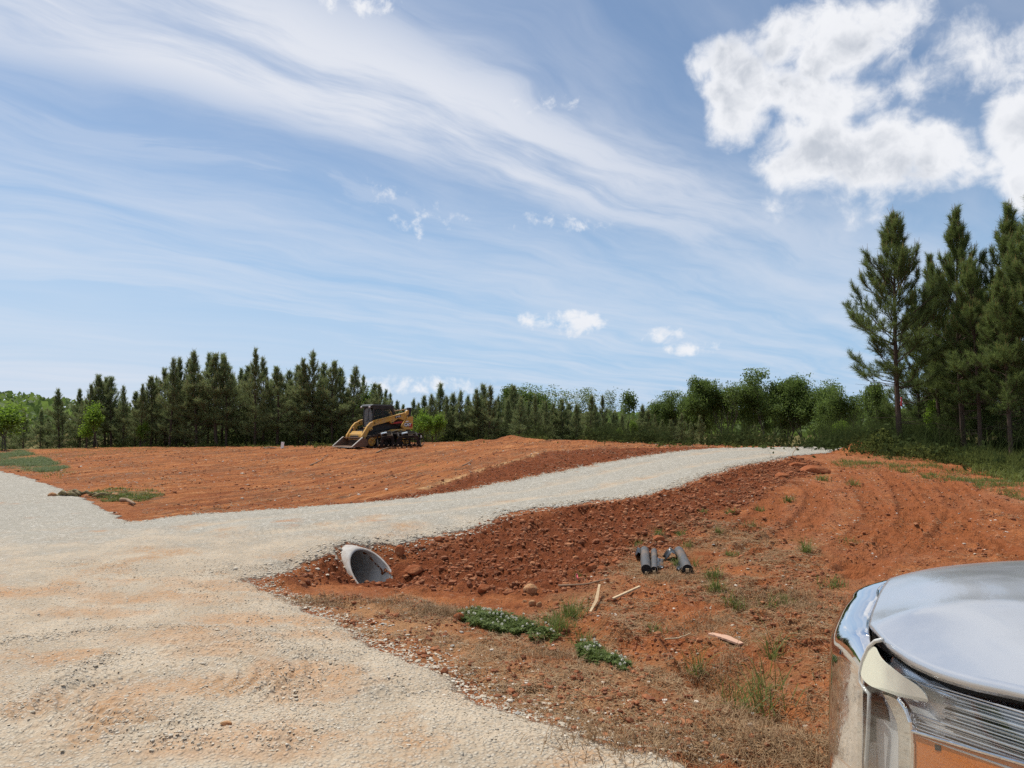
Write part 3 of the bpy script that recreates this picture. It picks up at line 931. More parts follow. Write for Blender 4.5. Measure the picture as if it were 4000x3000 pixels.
class MB:
    """collects shapes; build() links them as ONE mesh object"""
    def __init__(self):
        self.v, self.f = [], []

    def poly(self, pts, faces):
        n = len(self.v)
        self.v += [tuple(map(float, p)) for p in pts]
        self.f += [tuple(n + i for i in f) for f in faces]

    def box(self, c, s, rot=None):
        pts = []
        for dx in (-.5, .5):
            for dy in (-.5, .5):
                for dz in (-.5, .5):
                    p = Vector((dx * s[0], dy * s[1], dz * s[2]))
                    if rot is not None:
                        p = rot @ p
                    pts.append(p + Vector(c))
        self.poly(pts, [(0, 1, 3, 2), (4, 6, 7, 5), (0, 4, 5, 1), (2, 3, 7, 6), (0, 2, 6, 4), (1, 5, 7, 3)])
        return self

    def span(self, x, y, z):
        return self.box([(x[0] + x[1]) / 2, (y[0] + y[1]) / 2, (z[0] + z[1]) / 2], [x[1] - x[0], y[1] - y[0], z[1] - z[0]])

    def prism(self, pts, lo, hi, axis='Y'):
        """2-D outline (x, z) pushed along Y, or (y, z) along X, or (x, y) along Z"""
        def p3(p, d):
            return {'Y': (p[0], d, p[1]), 'X': (d, p[0], p[1]), 'Z': (p[0], p[1], d)}[axis]
        n = len(pts)
        self.poly([p3(p, lo) for p in pts] + [p3(p, hi) for p in pts],
                  [tuple(range(n)), tuple(range(2 * n - 1, n - 1, -1))] + [(i, n + i, n + (i + 1) % n, (i + 1) % n) for i in range(n)])
        return self

    def tube(self, pts, r, n=8, cap=True):
        pts = [Vector(p) for p in pts]
        rr = r if isinstance(r, (list, tuple)) else [r] * len(pts)
        V = []
        u = None
        for i, p in enumerate(pts):
            t = (pts[min(i + 1, len(pts) - 1)] - pts[max(i - 1, 0)]).normalized()
            if u is None:
                u = t.orthogonal().normalized()
            u = (u - t * u.dot(t)).normalized()
            w = t.cross(u)
            for j in range(n):
                a = 2 * math.pi * j / n
                V.append(p + (u * math.cos(a) + w * math.sin(a)) * rr[i])
        Fs = [(i * n + j, i * n + (j + 1) % n, (i + 1) * n + (j + 1) % n, (i + 1) * n + j) for i in range(len(pts) - 1) for j in range(n)]
        if cap:
            Fs += [tuple(range(n - 1, -1, -1)), tuple(range((len(pts) - 1) * n, len(pts) * n))]
        self.poly(V, Fs)
        return self

    def grid(self, rows, close=False):
        m = len(rows[0])
        V = [p for r in rows for p in r]
        Fs = []
        for i in range(len(rows) - 1):
            for j in range(m - (0 if close else 1)):
                Fs.append((i * m + j, i * m + (j + 1) % m, (i + 1) * m + (j + 1) % m, (i + 1) * m + j))
        self.poly(V, Fs)
        return self

    def pieces(self):
        up = list(range(len(self.v)))

        def root(i):
            while up[i] != i:
                up[i] = up[up[i]]; i = up[i]
            return i
        for f in self.f:
            for j in f[1:]:
                up[root(j)] = root(f[0])
        out = {}
        for f in self.f:
            out.setdefault(root(f[0]), []).append(f)
        res = []
        for fs in out.values():
            ids = sorted({i for f in fs for i in f}); mp = {q: n for n, q in enumerate(ids)}
            o = MB(); o.v = [self.v[i] for i in ids]; o.f = [tuple(mp[i] for i in f) for f in fs]
            res.append(o)
        return res

    def mirror(self, cx):
        o = MB()
        o.v = [(2 * cx - p[0], p[1], p[2]) for p in self.v]
        o.f = [tuple(reversed(f)) for f in self.f]
        return o

    def build(self, name, mat, parent=None, smooth=False, bevel=0.0, solid=0.0, loc=None, label=None, each=False):
        if each:
            return [p.build(name, mat, parent, smooth, bevel, solid, loc, label) for p in self.pieces()]
        me = bpy.data.meshes.new(name)
        me.from_pydata(self.v, [], self.f)
        bm = bmesh.new(); bm.from_mesh(me)
        if not solid:
            bmesh.ops.recalc_face_normals(bm, faces=bm.faces)
        for f in bm.faces:
            f.smooth = smooth
        bm.to_mesh(me); bm.free()
        me.materials.append(mat)
        o = bpy.data.objects.new(name, me)
        COL.objects.link(o)
        if parent is not None:
            o.parent = parent
        if loc is not None:
            o.location = loc
        if bevel:
            b = o.modifiers.new('bevel', 'BEVEL'); b.width = bevel; b.segments = 2; b.limit_method = 'ANGLE'; b.angle_limit = R(40)
        if solid:
            b = o.modifiers.new('thickness', 'SOLIDIFY'); b.thickness = solid; b.offset = -1
        if label:
            o['label'] = label
        return o


def lettering(text, size, mat, parent, M, name='lettering', extrude=.004, bold=0.0):
    cu = bpy.data.curves.new(name, 'FONT')
    cu.body = text; cu.size = size; cu.extrude = extrude; cu.align_x = 'CENTER'; cu.align_y = 'CENTER'; cu.offset = bold
    t = bpy.data.objects.new(name, cu)
    COL.objects.link(t)
    dg = bpy.context.evaluated_depsgraph_get()
    me = bpy.data.meshes.new_from_object(t.evaluated_get(dg))
    bpy.data.objects.remove(t)
    me.materials.clear(); me.materials.append(mat)
    o = bpy.data.objects.new(name, me)
    COL.objects.link(o)
    o.parent = parent
    o.matrix_local = M
    return o


def rock_mesh(rng, s, mat, name, flat=.7, parent=None):
    bm = bmesh.new()
    bmesh.ops.create_icosphere(bm, subdivisions=3, radius=1.0)
    q = [Vector(rng.normal(size=3)).normalized() for _ in range(9)]
    dcut = rng.uniform(.55, .95, 9)
    off = rng.uniform(0, 50, 3)
    for v in bm.verts:
        c = v.co.copy()
        for n, d in zip(q, dcut):
            e = c.dot(n) - d
            if e > 0:
                c -= n * e * .9
        c *= 1 + .10 * float(perlin(c.x * 2.3 + off[0], c.y * 2.3 + c.z * 1.7 + off[1], 7)) + .06 * float(perlin(c.x * 6 + off[1], c.z * 6 + c.y * 4, 8))
        v.co = Vector((c.x * s[0], c.y * s[1], c.z * s[2]))
    me = bpy.data.meshes.new(name)
    bm.to_mesh(me); bm.free()
    me.materials.append(mat)
    o = bpy.data.objects.new(name, me)
    COL.objects.link(o)
    return o


# ------------------------------------------------------------------ tracked loader on the crest
def build_loader():
    x0, y0 = -6.72, 36.0
    head = math.atan2(-.64, -.77)
    t = thing('track_loader', 'yellow and black tracked loader with a low rusty bucket parked on the red crest', 'loader',
              (x0, y0, hz(x0, y0) + .01), head)
    # undercarriage and body
    b = MB(); b.span((-1.12, .95), (-.52, .52), (.28, .82)); b.prism([(-1.5, .55), (-1.5, 1.38), (-.6, 1.5), (-.5, .8), (-.5, .5)], -.50, .50)
    b.build('chassis', M_BLACK, t, bevel=.02)
    for s in (-1, 1):
        y1, y2 = (.56, 1.0) if s > 0 else (-1.0, -.56)
        out = []
        def arc(cx, cz, r, a0, a1, n=10):
            return [(cx + r * math.cos(R(a0 + (a1 - a0) * i / n)), cz + r * math.sin(R(a0 + (a1 - a0) * i / n))) for i in range(n + 1)]
        outer = arc(.92, .27, .27, -90, 80) + arc(-.80, .46, .30, 75, 180) + arc(-1.02, .22, .22, 200, 270, 6)
        inner = [(.92 + (p[0] - .92) * .0 + 0, p[1]) for p in []]
        cx, cz = -.05, .3
        inner = []
        n = len(outer)
        for i, p in enumerate(outer):
            a, c = Vector(outer[i - 1]), Vector(outer[(i + 1) % n])
            d = (c - a).normalized(); nn = Vector((-d.y, d.x))
            inner.append((p[0] + nn.x * .05, p[1] + nn.y * .05))
        m = MB()
        m.grid([[(p[0], y1, p[1]) for p in outer], [(p[0], y2, p[1]) for p in outer], [(p[0], y2, p[1]) for p in inner], [(p[0], y1, p[1]) for p in inner],
                [(p[0], y1, p[1]) for p in outer]], close=True)
        # lugs round the belt
        P = [Vector(p) for p in outer] + [Vector(outer[0])]
        acc = 0; nxt = .05
        for a, c in zip(P[:-1], P[1:]):
            L = (c - a).length
            while nxt < acc + L:
                q = a + (c - a) * ((nxt - acc) / L)
                ang = math.atan2((c - a).y, (c - a).x)
                m.box((q.x, (y1 + y2) / 2, q.y), (.05, y2 - y1 - .01, .05), Matrix.Rotation(-ang, 3, 'Y'))
                nxt += .12
            acc += L
        m.build('track_belt', M_RUBBER, t)
        for (wx, wz, wr) in ((.92, .27, .21), (-.80, .46, .22), (-1.0, .24, .15)):
            w = MB()
            pr = [(0.0, .0), (wr * .35, .0), (wr * .4, .03), (wr * .8, .03), (wr * .85, 0), (wr, 0), (wr, -.2)]
            yo = y2 - .03 if s > 0 else y1 + .03
            w.grid([[(wx + r_ * math.cos(a), yo + s * d_, wz + r_ * math.sin(a)) for a in [2 * math.pi * i / 20 for i in range(20)]] for r_, d_ in pr], close=True)
            wh = w.build('idler_wheel', M_YELLOW, t, bevel=.006)
            h = MB()
            for i in range(6):
                a = 2 * math.pi * i / 6
                h.tube([(wx + wr * .55 * math.cos(a), yo + s * .025, wz + wr * .55 * math.sin(a)), (wx + wr * .55 * math.cos(a), yo + s * .045, wz + wr * .55 * math.sin(a))], .02, 6)
            h.build('bolt', M_BLACK, wh, each=True)
        for i in range(4):
            w = MB(); wx = -.72 + i * .44
            w.tube([(wx, y1 + .02, .16), (wx, y2 - .02, .16)], .11, 14)
            w.build('roller', M_BLACK, t)
        f = MB(); f.prism([(.98, .30), (1.02, .42), (.3, .66), (-.3, .86), (-1.05, .88), (-1.05, .78), (-.3, .76), (.35, .48)], *((y1 + .12, y2 - .12)))
        f.build('fender', M_YELLOW, t, bevel=.012)
        # loader arm
        yc = s * .78
        a = MB()
        a.prism([(-1.24, 1.86), (-1.10, 1.78), (-1.02, 1.66), (.76, 1.25), (.92, 1.20), (1.08, 1.04), (1.40, .56), (1.41, .40), (1.24, .38), (1.10, .62), (.98, .86),
                 (.90, .78), (.80, .84), (.84, .99), (.70, 1.05), (-.12, 1.25), (-.22, 1.15), (-.32, 1.14), (-.38, 1.25), (-.62, 1.40), (-.92, 1.32), (-1.08, 1.40), (-1.22, 1.62)], yc - .075, yc + .075)
        ar = a.build('lift_arm', M_YELLOW, t, bevel=.014)
        rb = MB(); rb.prism([(.72, 1.262), (-1.0, 1.66), (-1.0, 1.70), (.74, 1.30)], yc - .095, yc + .095); rb.prism([(.1, 1.22), (-.28, 1.30), (-.26, 1.34), (.12, 1.26)], yc + s * .07, yc + s * .09)
        rb.build('arm_flange', M_YELLOW, ar, bevel=.006, each=True)
        pn = MB()
        for (bx, bz) in ((.72, 1.17), (-.27, 1.19), (1.33, .47), (-1.12, 1.52), (.88, .84)):
            pn.tube([(bx, yc - .10, bz), (bx, yc + .10, bz)], .035, 10)
        pn.build('pivot_pin', M_BLACK, ar, each=True)
        dcl = MB(); dcl.prism([(-.42, 1.40), (-.76, 1.48), (-.76, 1.58), (-.42, 1.50)], yc + s * .077, yc + s * .080)
        dc = dcl.build('model_decal', M_BLACK, ar)
        if s > 0:
            Mx = Matrix(((-1, 0, 0, -.59), (0, 0, 1, yc + .082), (0, 1, 0, 1.49), (0, 0, 0, 1))) @ Matrix.Rotation(R(13), 4, 'Z')
            lettering("299D3", .095, M_WHITE, ar, Mx, 'model_lettering', .001, .003)
        lk = MB(); lk.prism([(-.24, 1.12), (-.24, 1.20), (-.88, 1.26), (-.88, 1.17)], yc - .05, yc + .05)
        lk.build('arm_lock', M_REDPART, t, bevel=.008)
        sp = MB(); sp.prism([(.82, .72), (.80, .95), (.55, 1.0), (-.2, 1.16), (-.9, 1.1), (-.95, .9), (-.3, .88)], s * .56 - .02, s * .56 + .02)
        for i in range(5):
            sp.box((-.62, s * .585, .93 + i * .045), (.5, .02, .018))
        sp.build('side_panel', M_BLACK, t, bevel=.01)
        # rear tower
        w = MB(); w.prism([(-1.44, .86), (-1.46, 1.50), (-1.30, 1.52), (-1.16, 1.46), (-.84, 1.06), (-.82, .98), (-.95, .84)], s * .80 - .10, s * .80 + .10)
        tw = w.build('rear_tower', M_YELLOW, t, bevel=.014)
        pl = MB(); pl.prism([(-.96, .99), (-.96, 1.17), (-1.30, 1.19), (-1.38, 1.10), (-1.30, .99)], s * .80 + s * .101, s * .80 + s * .104)
        pl.build('logo_backing', M_BLACK, tw)
        if s > 0:
            rd = MB(); rd.prism([(-1.24, .96), (-1.22, 1.12), (-1.30, 1.17), (-1.40, 1.12), (-1.40, 1.0), (-1.32, .94)], s * .9045, s * .9065)
            rd.build('logo_hexagon', M_REDPART, tw)
            Mx = Matrix(((-1, 0, 0, -1.13), (0, 0, 1, .909), (0, 1, 0, 1.085), (0, 0, 0, 1)))
            lettering("CAT", .20, M_WHITE, tw, Mx, 'logo_lettering', .002, .009)
            tr = MB(); tr.prism([(-1.085, 1.012), (-1.165, 1.012), (-1.125, 1.06)], .9115, .9135)
            tr.build('logo_triangle', M_YELLOW, tw)
            dd = MB(); dd.prism([(-1.02, 1.22), (-1.18, 1.24), (-1.18, 1.29), (-1.02, 1.27)], .9015, .9035); dd.build('warning_decal', M_WHITE, tw)
        bl = MB(); bl.prism([(-1.22, 1.42), (-1.34, 1.44), (-1.40, 1.94), (-1.24, 1.96), (-1.18, 1.80)], s * .80 - .05, s * .80 + .05)
        bl.tube([(-1.3, s * .80, 1.46), (-1.33, s * .80, 1.92)], .05, 10)
        bl.tube([(-1.22, s * .70, 1.9), (-1.22, s * .92, 1.9)], .06, 10)
        bl.build('rear_link', M_BLACK, t, bevel=.01)
        cy = MB(); cy.tube([(-1.05, s * .62, .95), (-.35, s * .62, 1.2)], .05, 10); cy.tube([(-.35, s * .62, 1.2), (-.27, s * .7, 1.2)], .025, 8)
        cy.build('lift_cylinder', M_BLACK, t)
        tl = MB(); tl.tube([(1.12, s * .62, .98), (1.28, s * .62, .52)], .045, 10)
        tl.build('tilt_cylinder', M_BLACK, t)
    g = MB(); g.tube([(-.55, .5, 1.78), (-1.26, .66, 1.88)], .025, 8); g.tube([(-.55, -.5, 1.78), (-1.26, -.66, 1.88)], .025, 8)
    g.build('grab_rail', M_TAN, t, each=True)
    c = MB(); c.prism([(1.10, .58), (1.26, .34), (1.34, .36), (1.30, .62), (1.18, .78), (1.08, .74)], -.70, .70)
    c.prism([(1.0, .78), (1.12, .98), (1.17, .96), (1.09, .74)], -.70, -.52); c.prism([(1.0, .78), (1.12, .98), (1.17, .96), (1.09, .74)], .52, .70)
    c.build('arm_crossmember', M_YELLOW, t, bevel=.015)
    q = MB(); q.prism([(1.16, .14), (1.14, .46), (1.38, .50), (1.24, .16)], -.52, .52); q.span((1.36, 1.385), (-.42, .42), (.40, .56))
    q.build('quick_coupler', M_BLACK, t, bevel=.012)
    # bucket
    bk = MB()
    prof = [(2.0, .02), (1.28, .025), (1.17, .10), (1.15, .22), (1.19, .36), (1.30, .44), (1.44, .47)]
    prof2 = [(2.0, .045), (1.30, .05), (1.20, .12), (1.18, .22), (1.215, .34), (1.31, .415), (1.44, .44)]
    bk.prism(prof + prof2[::-1], -1.0, 1.0)
    for s in (-1, 1):
        bk.prism([(2.0, .02), (1.44, .47), (1.30, .44), (1.19, .36), (1.15, .22), (1.17, .10), (1.28, .025)], s * 1.0 - .012 + s * .013, s * 1.0 + .012 + s * .013)
    bk = bk.build('bucket', M_STEEL_RUST, t, bevel=.005)
    e = MB(); e.prism([(2.06, .0), (1.84, .0), (1.84, .019), (2.06, .012)], -1.03, 1.03); e.build('cutting_edge', M_EDGE, bk)
    e = MB()
    for s in (-1, 1):
        e.prism([(2.02, .05), (1.46, .50), (1.42, .48), (1.96, .04)], s * 1.0 - .03 + s * .013, s * 1.0 + .03 + s * .013)
    e.build('side_edge', M_EDGE, bk, bevel=.004, each=True)
    e = MB(); e.prism([(1.40, .475), (1.47, .48), (1.47, .455), (1.40, .45)], -1.02, 1.02); e.build('top_lip', M_TAN, bk)
    # cab
    cb = MB()
    for s in (-1, 1):
        y = s * .47
        cb.prism([(.62, .80), (.66, 1.3), (.58, 2.0), (.50, 2.0), (.55, 1.3), (.50, .80)], y - .03, y + .03)          # front post
        cb.prism([(.10, 1.12), (.10, 2.0), (.02, 2.0), (.02, 1.12)], y - .025, y + .025)
        cb.prism([(-.40, 2.0), (-.52, 1.95), (-.62, 1.75), (-.72, 1.35), (-.75, .9), (-.55, .9), (-.52, 1.4), (-.47, 1.72), (-.36, 1.88)], y - .03, y + .03)
        cb.prism([(.60, .80), (.62, 1.20), (-.72, 1.36), (-.74, .85)], y - .028, y + .028)
        cb.prism([(.58, 1.86), (.58, 2.0), (-.45, 2.0), (-.40, 1.88)], y - .027, y + .027)
    cb.span((.50, .60), (-.44, .44), (1.92, 2.0)); cb.span((.5, .62), (-.44, .44), (.78, .90)); cb.span((-.74, -.6), (-.44, .44), (.85, 1.30)); cb.span((-.6, -.48), (-.44, .44), (1.88, 2.0))
    cb = cb.build('cab', M_BLACK, t, bevel=.012)
    rf = MB(); rf.prism([(.76, 2.0), (.72, 2.06), (.62, 2.10), (-.42, 2.09), (-.56, 2.02), (-.56, 1.99)], -.53, .53); rf.build('cab_roof', M_ROOF, t, bevel=.02)
    for s in (-1, 1):
        lp = MB(); lp.tube([(.74, s * .42, 1.975), (.80, s * .42, 1.965)], .045, 10); lp.build('work_light', M_WHITE, t)
    dr = MB(); ov = [(.40 * math.copysign(abs(math.cos(a)) ** .55, math.cos(a)), 1.40 + .53 * math.copysign(abs(math.sin(a)) ** .75, math.sin(a))) for a in [2 * math.pi * i / 28 for i in range(28)]]
    dr.prism(ov, .61, .62, 'X')
    dg = dr.build('door_glass', M_GLASS, t)
    wp = MB(); wp.tube([(.635, .12, 1.88), (.64, .02, 1.30)], .012, 6); wp.tube([(.63, -.36, 1.28), (.635, .36, 1.28)], .014, 6); wp.build('wiper', M_BLACK, dg, each=True)
    hd = MB(); hd.box((.64, -.05, 1.07), (.02, .12, .02)); hd.box((.64, .22, 1.10), (.02, .08, .02)); hd.build('door_handle', M_WHITE, dg, each=True)
    for s in (-1, 1):
        wn = MB(); wn.prism([(.50, 1.22), (.50, 1.87), (-.40, 1.87), (-.50, 1.40)], s * .47 - .004, s * .47 + .004)
        wg = wn.build('side_window', M_SCREEN, t)
        sc = MB()
        for i in range(19):
            x = .48 - i * .05
            sc.box((x, s * .455, 1.58), (.008, .008, .56))
        for i in range(12):
            sc.box((.03, s * .455, 1.31 + i * .05), (.95, .008, .008))
        sc.build('window_guard', M_BLACK, wg)
    st = MB(); st.box((-.18, 0, 1.05), (.48, .46, .14)); st.box((-.40, 0, 1.38), (.12, .44, .60), Matrix.Rotation(R(-10), 3, 'Y')); st.box((.02, .28, 1.2), (.3, .06, .06)); st.box((.02, -.28, 1.2), (.3, .06, .06))
    st.build('seat', M_DARKTRIM, t, bevel=.03)
    hd = MB(); hd.prism([(-1.48, 1.36), (-1.44, 1.50), (-.75, 1.60), (-.70, 1.45)], -.48, .48); hd.build('engine_hood', M_YELLOW, t, bevel=.02)
    ex = MB(); ex.tube([(-1.0, -.25, 1.55), (-1.0, -.25, 1.78), (-1.06, -.25, 1.84)], .04, 8); ex.build('exhaust', M_BLACK, t)


def build_grapple():
    x, y = at1(1556, 1747)
    y = 34.35; x = (1562 - 2000) / F * y
    t = thing('grapple_attachment', 'black root grapple with two arched jaws lying on the clay against the loader track', 'grapple', (x, y, hz(x, y) + .01), R(14))
    t.scale = (1, 1, .80)
    n = 10
    us = [-1.0 + 2.0 * i / (n - 1) for i in range(n)]
    fr = MB()
    for (v, w, r) in ((.42, .08, .06), (.45, .74, .07), (.47, .42, .04)):
        fr.tube([(-1.02, v, w), (1.02, v, w)], r, 10)
    for u in (-1.02, 1.02):
        fr.prism([(.52, .0), (.55, .84), (.40, .84), (.30, .45), (-.05, .12), (-.05, .0)], u - .02, u + .02, 'X')
    fr.prism([(.40, .62), (.52, .86), (.56, .86), (.56, .62)], -.55, .55, 'X')
    fr.build('back_frame', M_GRAPPLE, t, bevel=.008)
    for u in us:
        tn = MB(); tn.prism([(.50, .70), (.40, .70), (.36, .35), (.22, .12), (-.10, .07), (-.55, .14), (-.62, .13), (-.55, .06), (-.10, .0), (.25, .0), (.44, .18)], u - .014, u + .014, 'X')
        o = tn.build('tine', M_GRAPPLE, t, bevel=.004)
        tp = MB(); tp.prism([(-.48, .135), (-.64, .16), (-.66, .14), (-.50, .055)], u - .018, u + .018, 'X'); tp.build('tine_tip', M_TAN, o)
    for uc, hw in ((-.62, .30), (.36, .50)):
        jw = MB()
        prof = [(.44, .72), (.42, .86), (.20, .88), (-.20, .78), (-.42, .66), (-.44, .58), (-.16, .64), (.20, .70)]
        for s in (-1, 1):
            jw.prism(prof, uc + s * (hw - .06) - .035, uc + s * (hw - .06) + .035, 'X')
        arch = [(-hw, .03), (-hw - .01, .46), (-hw + .07, .62), (-hw + .2, .67), (hw - .10, .70), (hw, .62), (hw + .02, .40), (hw, .03), (hw - .09, .03), (hw - .10, .46), (hw - .16, .55),
                (-hw + .26, .53), (-hw + .15, .44), (-hw + .12, .30), (-hw + .12, .03)]
        jw.prism([(uc + p, q) for p, q in arch], -.56, -.42, 'Y')
        jw.prism([(.30, .86), (.20, .95), (.05, .95), (-.02, .84)], uc - hw * .7, uc + hw * .7, 'X')
        nb_ = 3 if hw < .4 else 7
        for q in range(1, nb_):
            u = uc - hw + .1 + (2 * hw - .15) * q / nb_
            jw.prism([(-.28, .58), (-.34, .55), (-.40, .30), (-.38, .03), (-.33, .03), (-.34, .36)], u - .014, u + .014, 'X')
        o = jw.build('jaw', M_GRAPPLE, t, bevel=.010)
        cy = MB(); cy.tube([(uc, .40, .94), (uc, .10, .95)], .055, 12); cy.build('cylinder_barrel', M_GRAPPLE, o)
        rd = MB(); rd.tube([(uc - .02, -.20, .86), (uc - .28, -.30, .79)], .050, 12); rd.build('cylinder_rod', M_RODSHINE, o)
        pl = MB(); pl.span((uc + .02, uc + .24), (-.46, -.30), (.705, .725)); pl.build('wear_plate', M_TAN, o)
    st = MB(); st.box((1.03, -.02, .62), (.05, .03, .14)); st.build('reflector_sticker', M_WHITE, t)
    hs = MB(); hs.tube([(1.02, .5, .66), (1.2, .42, .5), (1.22, .3, .2), (1.1, .2, .05)], .018, 6); hs.tube([(-.3, .45, .9), (0, .3, 1.02), (.2, .42, .92)], .018, 6)
    hs.build('hydraulic_hose', M_BLACK, t, each=True)


build_loader()
build_grapple()


# ------------------------------------------------------------------ pipe under the drive
def build_pipe():
    c, a, r = PIPE['c'], PIPE['a'], PIPE['r']
    ri = r * .895
    u = np.array([-a[1], a[0], 0.0]); zz = np.array([0, 0, 1.0])
    N = 64
    rows = [[] for _ in range(8)]
    for i in range(N):
        th = 2 * math.pi * i / N
        d = math.cos(th) * u + math.sin(th) * zz
        s = PIPE_MITRE * (1 - math.sin(th)) / 2
        si = PIPE_MITRE * (1 - math.sin(th) * ri / r) / 2
        rows[0].append(c + d * r - a * 2.6)
        rows[1].append(c + d * r + a * (s - .25))
        rows[2].append(c + d * (r) + a * (s - .008))
        rows[3].append(c + d * (r - .008) + a * s)
        rows[4].append(c + d * (ri + .008) + a * si)
        rows[5].append(c + d * ri + a * (si - .008))
        rows[6].append(c + d * ri - a * 2.6)
        rows[7].append(c + d * .001 - a * 2.61)
    base = Vector((float(c[0]), float(c[1]), float(c[2] - r)))
    m = MB(); m.grid([[Vector(p) - base for p in rw] for rw in rows], close=True)
    o = m.build('culvert_pipe', M_CONCRETE, None, smooth=True, loc=base)
    tag(o, 'grey culvert pipe with a slanted cut mouth poking out from under the gravel drive', 'culvert pipe')


PIPE_MITRE = 0.80
build_pipe()


# ------------------------------------------------------------------ rolls of silt fence and small things lying about
def ground_pt(px, py, dz=0.0):
    x, y = at1(px, py)
    return Vector((x, y, hz(x, y) + dz))


def build_roll(far, near, r, label, flaps, sq):
    A, B = ground_pt(*far), ground_pt(*near)
    d = (B - A); L = d.length
    t = thing('fabric_roll', label, 'fabric roll', ((A + B) / 2), 0, 'rolls of black silt fence fabric')
    o = (A + B) / 2
    dn = d.normalized()
    side = Vector((dn.y, -dn.x, 0)).normalized()
    up = side.cross(dn).normalized()
    if up.z < 0: up = -up
    rng = np.random.default_rng(int(far[0]))
    N = 28
    rows = []
    for i in range(25):
        s = (i / 24 - .5) * L
        rw = []
        for j in range(N):
            a = 2 * math.pi * j / N
            rr = r * (1 + .05 * float(perlin(i * .5, j * .35 + far[0], 3)) + (.07 if abs(i - 16) < 1.2 or abs(i - 4) < 1 else 0))
            rw.append(dn * s + (side * math.cos(a) + up * math.sin(a)) * rr + up * r * .9)
        rows.append(rw)
    m = MB(); m.grid(rows, close=True); m.build('rolled_fabric', M_FABRIC, t, smooth=True)
    for sgn in (-1, 1):
        e = MB()
        for q in range(5):                              # the layers seen on the end
            ro, ri = r * (.98 - q * .18), r * (.98 - q * .18) - r * .10
            e.grid([[dn * (sgn * (L / 2 + .004 * (q % 2))) + (side * math.cos(2 * math.pi * j / N) + up * math.sin(2 * math.pi * j / N)) * rr + up * r * .9 for j in range(N)] for rr in (ro, max(ri, .002))], close=True)
        e.grid([[dn * (sgn * (L / 2 - .006)) + (side * math.cos(2 * math.pi * j / N) + up * math.sin(2 * math.pi * j / N)) * rr + up * r * .9 for j in range(N)] for rr in (r * .97, .001)], close=True)
        e.build('roll_end', M_FABRIC_IN, t)
    k = MB(); rm = Matrix((side, dn, up)).transposed()
    k.box(dn * (L / 2 + .012) + up * (r * .9 + sq[1] * r) + side * sq[0] * r, (sq[2], .03, sq[2] * .95), rm)
    k.build('stake_end', M_WOOD, t)
    for (s0, s1, sg, w, lift) in flaps:
        rows = []
        for i in range(13):
            s = (s0 + (s1 - s0) * i / 12) * L
            rw = []
            for j in range(9):
                q = j / 8
                x = sg * (r * .9 + w * q * (0.7 + .5 * abs(float(perlin(i * .45, far[0], 9)))))
                z = r * 1.2 * (1 - q) ** 1.6 + lift * math.sin(q * math.pi) + .03 * q + .035 * float(perlin(i * .8, j * .6 + far[0], 5)) * (q + .2)
                rw.append(dn * (s + .04 * float(perlin(i * .5, j * .5, 12))) + side * x + up * max(z, .012))
            rows.append(rw)
        f = MB(); f.grid(rows); f.build('loose_sheet', M_PLASTIC, t, smooth=True, solid=.003)


build_roll((2518, 2170), (2524, 2246), .054, 'left of three dark fabric rolls, with a pale torn corner at its far end', [(-.5, -.18, 1, .09, .05)], (.0, -.55, .022))
build_roll((2555, 2162), (2556, 2240), .038, 'thin middle fabric roll with crumpled plastic along its edge', [(-.1, .38, -1, .09, .0)], (0, -.4, .02))
build_roll((2652, 2166), (2686, 2241), .058, 'dark fabric roll lying apart, with a torn black flap and square stake end', [(-.30, -.02, 1, .20, .09), (.05, .40, 1, .07, .0)], (.05, .0, .035))


def stick(name, pts, r, mat, label, cat, flat=None, lift=.02):
    P = [ground_pt(px, py, lift + dz) for px, py, dz in pts]
    o = P[0].copy()
    m = MB()
    if flat:
        d = (P[-1] - P[0]); L = d.length; d.normalize()
        s = Vector((d.y, -d.x, 0)).normalized(); u = s.cross(d)
        rows = []
        N = 12
        for i in range(N + 1):
            q = i / N
            c = P[0].lerp(P[-1], q) if len(P) == 2 else (P[0].lerp(P[1], q * 2) if q < .5 else P[1].lerp(P[-1], q * 2 - 1))
            w = flat[0] * (1 if flat[2] == 0 else (1 - flat[2] * abs(q - .5) * 1.6 + .25 * float(perlin(i * .9, L * 9, 4))))
            c = c + u * flat[1] * .5 - o
            rows.append([c - s * w / 2 - u * flat[1] / 2, c + s * w / 2 - u * flat[1] / 2, c + s * w / 2 + u * flat[1] / 2, c - s * w / 2 + u * flat[1] / 2])
        m.grid(rows, close=True)
        m.poly(rows[0], [(0, 1, 2, 3)]); m.poly(rows[-1], [(3, 2, 1, 0)])
    else:
        Q = []
        for i in range(len(P) - 1):
            for q in range(4):
                c = P[i].lerp(P[i + 1], q / 4)
                Q.append(c - o + Vector((0, 0, .012 * float(perlin(i * 4 + q * 1.3, r * 991, 3)))))
        Q.append(P[-1] - o)
        m.tube(Q, [r * (1.1 - .6 * i / len(Q)) for i in range(len(Q))], 7)
    ob = m.build(name, mat, None, smooth=not flat, loc=o)
    return tag(ob, label, cat)


